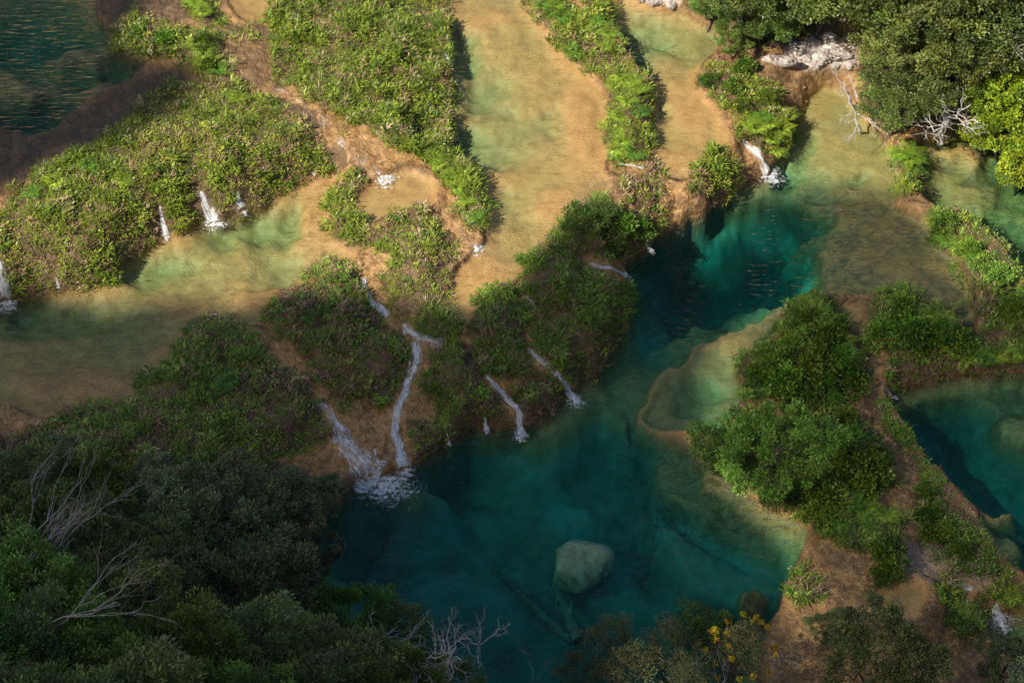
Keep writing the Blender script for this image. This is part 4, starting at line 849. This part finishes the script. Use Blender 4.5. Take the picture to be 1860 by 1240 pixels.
p = at(1060, 1003, -.75); rock('boulder', 'pale rounded boulder sunk in the deep teal pool', (p[0], p[1], -1.95), (1.85, 1.5, 1.5), 3, 'crusted_rock', .5, .3)
p = hit([1385, 1415, 1440], [108, 112, 118])
rock('stone_ledge', 'long white limestone ledge under the forest edge', tuple(p[1] + (0, 0, .05)), (1.15, .42, .42), 8, 'limestone', -.12, .12)
for i, (px, py, s) in enumerate([(1475,85,.8),(1500,100,.7),(1530,95,.75),(1452,92,.5),(1512,72,.75),(1488,115,.5),(1545,114,.5),(1465,108,.4),(1518,118,.35),(1440,82,.45)]):
    q = hit(px, py)[0]; rock('limestone_boulder', 'pale limestone boulder in the outcrop beside the white ledge', tuple(q), (s, s * .8, s * .6), 30 + i, 'limestone', i * 1.3, .55, 'limestone boulders of the outcrop')
for i, (px, py, s) in enumerate([(1190,0,.6),(1220,8,.5),(1165,-8,.6)]):
    q = hit(px, py)[0]; rock('limestone_boulder', 'white stone at the far end of the narrow emerald pool', tuple(q), (s, s * .8, s * .6), 50 + i, 'limestone', i, .3, 'white stones at the narrow pool')
def log(label, a, b, za, zb, r0, r1, seed):
    rng = np.random.default_rng(seed); A, B = at(*a, za), at(*b, zb); q = bent(A, B, rng, .012, 9); m = MB().tube(q, np.linspace(r0, r1, 9) * rng.uniform(.9, 1.1, 9), 9)
    e = bpy.data.objects.new('sunken_log', None); COL.objects.link(e); e.location = q[0]; e['label'] = label; e['category'] = 'log'
    V = [v - q[0] for v in m.V]; link('trunk', mesh_np('trunk', np.concatenate(V), np.concatenate(m.F), M['wet_wood'], smooth=True), e)
    for k in (3, 5):
        c = MB().tube(bent(q[k] - q[0], q[k] - q[0] + unit(1, rng, .2)[0] * .9, rng, .1, 4), np.linspace(r1 * .6, .03, 4), 6); link('branch_stub', c.mesh('branch_stub', M['wet_wood']), e)
log('thick drowned log lying below the sunken boulder', (1003,1048), (1052,1165), -3.2, -2.2, .22, .40, 4)
log('longer thin drowned log slanting to the same end as the thick one', (893,1030), (1040,1165), -3.9, -2.6, .15, .28, 5)
for i, (a, b) in enumerate([((1812,1108),(1822,1130)),((1820,1128),(1852,1150))]):
    A, B = hit(*a)[0], hit(*b)[0]; A[2] = max(A[2], -2.35) + .12; B[2] = max(B[2], -2.35) + .12
    rng = np.random.default_rng(i); m = MB().tube(bent(A, B, rng, .06, 6), np.linspace(.05, .03, 6), 6)
    link('fallen_branch', m.mesh('fallen_branch', M['pale_bark']), label=['short forked pale branch below the small fall', 'longer pale branch lying across the lowest pool'][i], cat='branch')

# ------------------------------------------------------------------ fallen leaves
def litter(label, poly, dens, pal):
    rng = np.random.default_rng(len(label)); H = hit(*np.array(poly, float).T); lo, hi = H.min(0) - .3, H.max(0) + .3
    n = int((hi[0] - lo[0]) * (hi[1] - lo[1]) * dens); x, y = rng.uniform(lo[0], hi[0], n), rng.uniform(lo[1], hi[1], n); z = ground_z(x, y)
    for (lx, ly, lz), R in ROCKS:
        q = 1 - ((x - lx) / R[0]) ** 2 - ((y - ly) / R[1]) ** 2; z = np.maximum(z, np.where(q > 0, lz + R[2] * .92 * np.sqrt(np.clip(q, 0, 1)), -99))
    px, py = proj(x, y, z); ok = pip(px, py, poly) & (fbm(x * .8, y * .8, 3, 170) > -.1); x, y, z = x[ok], y[ok], z[ok]; n = len(x)
    pal = np.array(pal); d = rng.normal(0, 1, (n, 3)); d[:, 2] *= .25; L = rng.uniform(.12, .26, n)
    V, F, C = leaf_quads(np.stack([x, y, z + .04], -1), d, L, L * .6, pal[rng.integers(0, len(pal), n)] * rng.uniform(.7, 1.3, n)[:, None], rng)
    link('fallen_leaves', mesh_np('fallen_leaves', V, F, M['dull_leaf'], {'tint': C}), label=label, cat='leaf litter', kind='stuff')
RED = [(.28,.11,.07),(.20,.09,.05),(.34,.19,.13),(.16,.08,.05)]
litter('red-brown fallen leaves on the limestone outcrop', [(1385,105),(1440,90),(1500,70),(1560,80),(1560,125),(1480,120),(1400,118)], 35, RED)
litter('red-brown fallen leaves on rock below the green trees', [(1310,70),(1350,90),(1360,150),(1320,170),(1290,130)], 30, RED)
litter('reddish fallen leaves on wet rock by the head of the big pool', [(1400,130),(1470,140),(1470,200),(1420,190)], 16, RED)
litter('brown fallen leaves along the rim by the big ferns', [(1560,180),(1600,225),(1660,290),(1680,370),(1640,370),(1630,300),(1590,250)], 14, RED)

# ------------------------------------------------------------------ falling water
def waterfall(label, pts, w0, w1, n, pool=None, name='waterfall', foam=1.0, seg=(.25, .7), group=None, white=None):
    """a lacy sheet of white water running down the rock, and the foam where it strikes the pool"""
    rng = np.random.default_rng(sum(map(ord, label)) + int(pts[0][0])); P = np.array(pts, float)
    W = hit(P[:, 0], P[:, 1]); low = POOLS[pool]['z'] if pool else -99
    if pool is not None: W[-1] = at(P[-1, 0], P[-1, 1], low)
    if white is None: white = {'rapids': .28, 'rill': .85, 'stream': .85, 'riffle': .78}.get(name, .9)
    L = np.r_[0, np.cumsum(np.linalg.norm(np.diff(W, axis=0), axis=1))]; total = L[-1]
    m = max(6, int(total / .1)); s = np.linspace(0, 1, m)
    c = np.stack([np.interp(s * total, L, W[:, i]) for i in range(2)], -1)
    for _ in range(3): c[1:-1] = (c[:-2] + 2 * c[1:-1] + c[2:]) / 4
    T = np.gradient(c, axis=0); T /= np.linalg.norm(T, axis=1)[:, None] + 1e-9; S = np.stack([-T[:, 1], T[:, 0]], -1)
    e = bpy.data.objects.new(name, None); COL.objects.link(e); e.location = W[0]; e['label'] = label; e['category'] = 'waterfall' if name == 'waterfall' else 'stream'
    if group: e['group'] = group
    K = 13; u = np.linspace(-1, 1, K); V, F, C = [], [], []
    for layer in range(2):
        ed = .5 * (w0 + (w1 - w0) * s)
        wl = ed * 1.2 * (1 + .45 * fbm(s * total * 1.3 + layer * 7, s * 0 + rng.uniform(0, 50), 3, 7)); sh = ed * .35 * fbm(s * total * .9 + 31, s * 0 + rng.uniform(0, 50), 3, 17)
        q = c[:, None] + S[:, None] * (u[None] * wl[:, None] + sh[:, None])[..., None]
        z = np.maximum(ground_z(q[..., 0], q[..., 1]), low) + .045 + .03 * layer + .025 * vnoise(q[..., 0] * 7, q[..., 1] * 7, 3 + layer) * (1 - np.abs(u))
        V.append(np.concatenate([q, z[..., None]], -1).reshape(-1, 3))
        uu = (u[None] * wl[:, None]) + layer * 5 + rng.uniform(0, 30); vv = np.repeat((s * total)[:, None], K, 1) + layer * 3
        fd = np.clip(np.abs(u[None]) ** 1.8 * .95 - .12 * sstep(.6, 1, s)[:, None] + (1 - white) + .5 * (s[:, None] < .06) + .25 * layer, 0, 2) + 0 * uu
        C.append(np.stack([uu, vv, fd], -1).reshape(-1, 3))
        id_ = np.arange(m * K).reshape(m, K) + layer * m * K
        F.append(np.stack([id_[:-1, :-1], id_[:-1, 1:], id_[1:, 1:], id_[1:, :-1]], -1).reshape(-1, 4))
    link('white_water', mesh_np('white_water', np.concatenate(V) - W[0], np.concatenate(F), M['foam'], {'flow': np.concatenate(C)}, True), e)
    if pool and foam:
        R = min(w1, 1.8) * (.62 + .4 * min(foam, 1.5)); nr, na = 10, 26
        rr, aa = np.meshgrid(np.linspace(0, 1, nr), np.linspace(0, 2 * np.pi, na, endpoint=False), indexing='ij')
        dn = W[-1, :2] - W[-2, :2]; dn = dn / (np.linalg.norm(dn) + 1e-9); cen = W[-1, :2] + dn * R * .25
        wob = R * (1 + .35 * fbm(np.cos(aa) * 1.5 + cen[0], np.sin(aa) * 1.5 + cen[1], 3, 27))
        x, y = cen[0] + np.cos(aa) * rr * wob, cen[1] + np.sin(aa) * rr * wob
        z = low + .012 + .14 * min(w1, 1) * (1 - rr) ** 2 * vnoise(x * 6, y * 6, 9) * 1.6
        id_ = np.arange(nr * na).reshape(nr, na); nx_ = np.roll(id_, -1, 1)
        F2 = np.stack([id_[:-1], id_[1:], nx_[1:], nx_[:-1]], -1).reshape(-1, 4)
        fc = np.stack([x * .7, y * 4.0, np.clip(rr ** 1.2 * 1.0 + .02, 0, 1.2)], -1).reshape(-1, 3)
        link('splash_foam', mesh_np('splash_foam', np.stack([x, y, z], -1).reshape(-1, 3) - W[0], F2, M['foam'], {'flow': fc}, True), e)
    return e
waterfall('tall white fall at the shaded left end of the long pool', [(-5,472),(2,500),(12,546)], .55, 1.0, 90, 'B')
waterfall('thin trickle below the broad bank near its shaded end', [(102,503),(105,516),(107,528)], .12, .22, 14, 'B', foam=.3)
waterfall('slim white fall, first of the sunlit three on the broad bank', [(290,377),(295,400),(302,430)], .22, .5, 45, 'B', foam=.6)
waterfall('widest white fall, middle of the sunlit three on the broad bank', [(362,348),(372,372),(387,403)], .6, 1.0, 110, 'B')
waterfall('short white fall, last of the sunlit three on the broad bank', [(430,350),(434,365),(440,384)], .3, .6, 45, 'B', foam=.6)
waterfall('tiny trickle at the end of the broad bank by the tan shallows', [(578,308),(574,316),(570,324)], .12, .2, 10, 'B', foam=.2)
waterfall('brown rapids with white streaks running between the two sunlit banks', [(478,148),(520,170),(560,200),(600,240),(640,285),(690,322)], .8, 1.5, 80, 'H', 'rapids', .25, (.03, .12))
waterfall('narrow rapids from the small round pool to the rippled tan pool', [(768,358),(800,385),(830,412),(862,448)], .35, 1.0, 50, 'C', 'rapids', .5, (.06, .2))
waterfall('short white rill under the ring of grass, above the zigzag stream', [(660,505),(665,530),(680,555),(705,575)], .3, .5, 60, None, 'rill', 0, (.15, .4))
waterfall('spreading white riffle at the head of the zigzag stream', [(730,588),(745,605),(770,618),(805,626)], .5, .7, 75, None, 'riffle', 0, (.12, .35))
waterfall('zigzag white stream down the bare ochre gully', [(752,610),(758,650),(745,690),(725,735),(718,790),(722,805)], .8, .55, 120, None, 'stream', 0, (.08, .25))
waterfall('small fall ending the zigzag stream in the deep pool', [(722,800),(728,825),(735,852)], .55, .8, 60, 'D', foam=.8)
waterfall('large fanned white cascade tumbling into the corner of the deep pool', [(578,722),(592,745),(618,785),(645,825),(672,858),(686,874)], .5, 2.9, 330, 'D', foam=1.5, white=.74)
waterfall('thin pale spout beside the fanned cascade', [(680,815),(684,835),(690,858)], .12, .2, 16, 'D', foam=.3)
waterfall('pale stream sliding over rock to the straight fall', [(878,678),(900,702),(925,728),(940,742)], .3, .7, 65, None, 'stream', 0, (.12, .35))
waterfall('straight white fall below the sliding stream into the deep pool', [(938,740),(942,762),(946,790)], .35, .6, 70, 'D', foam=.9)
waterfall('small trickle left of the straight fall', [(880,758),(882,768),(884,782)], .2, .35, 22, 'D', foam=.5)
waterfall('faint trickle below the tall green mound', [(812,790),(814,797),(816,806)], .12, .25, 12, 'D', foam=.3)
waterfall('white rill behind the oval grass island', [(955,540),(968,550),(972,565)], .25, .25, 22, None, 'rill', 0, (.2, .5))
waterfall('white stream round the foot of the largest grass island', [(958,632),(980,655),(1005,672),(1022,695)], .35, .45, 70, None, 'stream', 0, (.12, .35))
waterfall('bright splash fall beside the largest grass island', [(1020,690),(1030,705),(1043,726)], .4, .75, 80, 'D', foam=1.2)
waterfall('foaming rill across the top of the largest grass island', [(1062,480),(1090,488),(1118,494),(1140,506)], .35, .4, 60, 'D', 'rill', .4, (.12, .35))
waterfall('tiny splash at the tip of the largest grass island', [(1172,446),(1178,452),(1184,458)], .2, .35, 14, 'D', foam=.4)
waterfall('bright sunlit waterfall pouring off orange rock at the head of the deep pool', [(1345,252),(1365,272),(1382,290),(1395,318)], .35, .95, 130, 'D', foam=1.6)
waterfall('thin rill crossing the end of the narrow ridge', [(1120,300),(1140,301),(1168,306)], .2, .2, 26, None, 'rill', 0, (.2, .5))
waterfall('small trickle into the round green pool beside the footpath', [(1608,706),(1614,713),(1620,722)], .25, .4, 26, 'E', foam=.5)
waterfall('white riffle on bare travertine above the lowest pool', [(1722,1060),(1740,1064),(1765,1070)], .35, .4, 34, None, 'riffle', 0, (.2, .5))
waterfall('foaming fall under the short hedge into the lowest pool', [(1806,1098),(1810,1106),(1816,1124)], .5, 1.0, 60, 'F', foam=1.2)
waterfall('small rapids on ochre rock beside the lowest pool', [(1735,1172),(1750,1180),(1765,1190)], .3, .3, 22, None, 'rapids', 0, (.2, .5))
for i, (px, py) in enumerate([(808,62), (812,105)]):
    waterfall('small trickle from the large bank into its own shadow', [(px - 6, py - 8), (px, py), (px + 8, py + 14)], .15, .25, 14, 'C', foam=.3, group='trickles from the large bank')
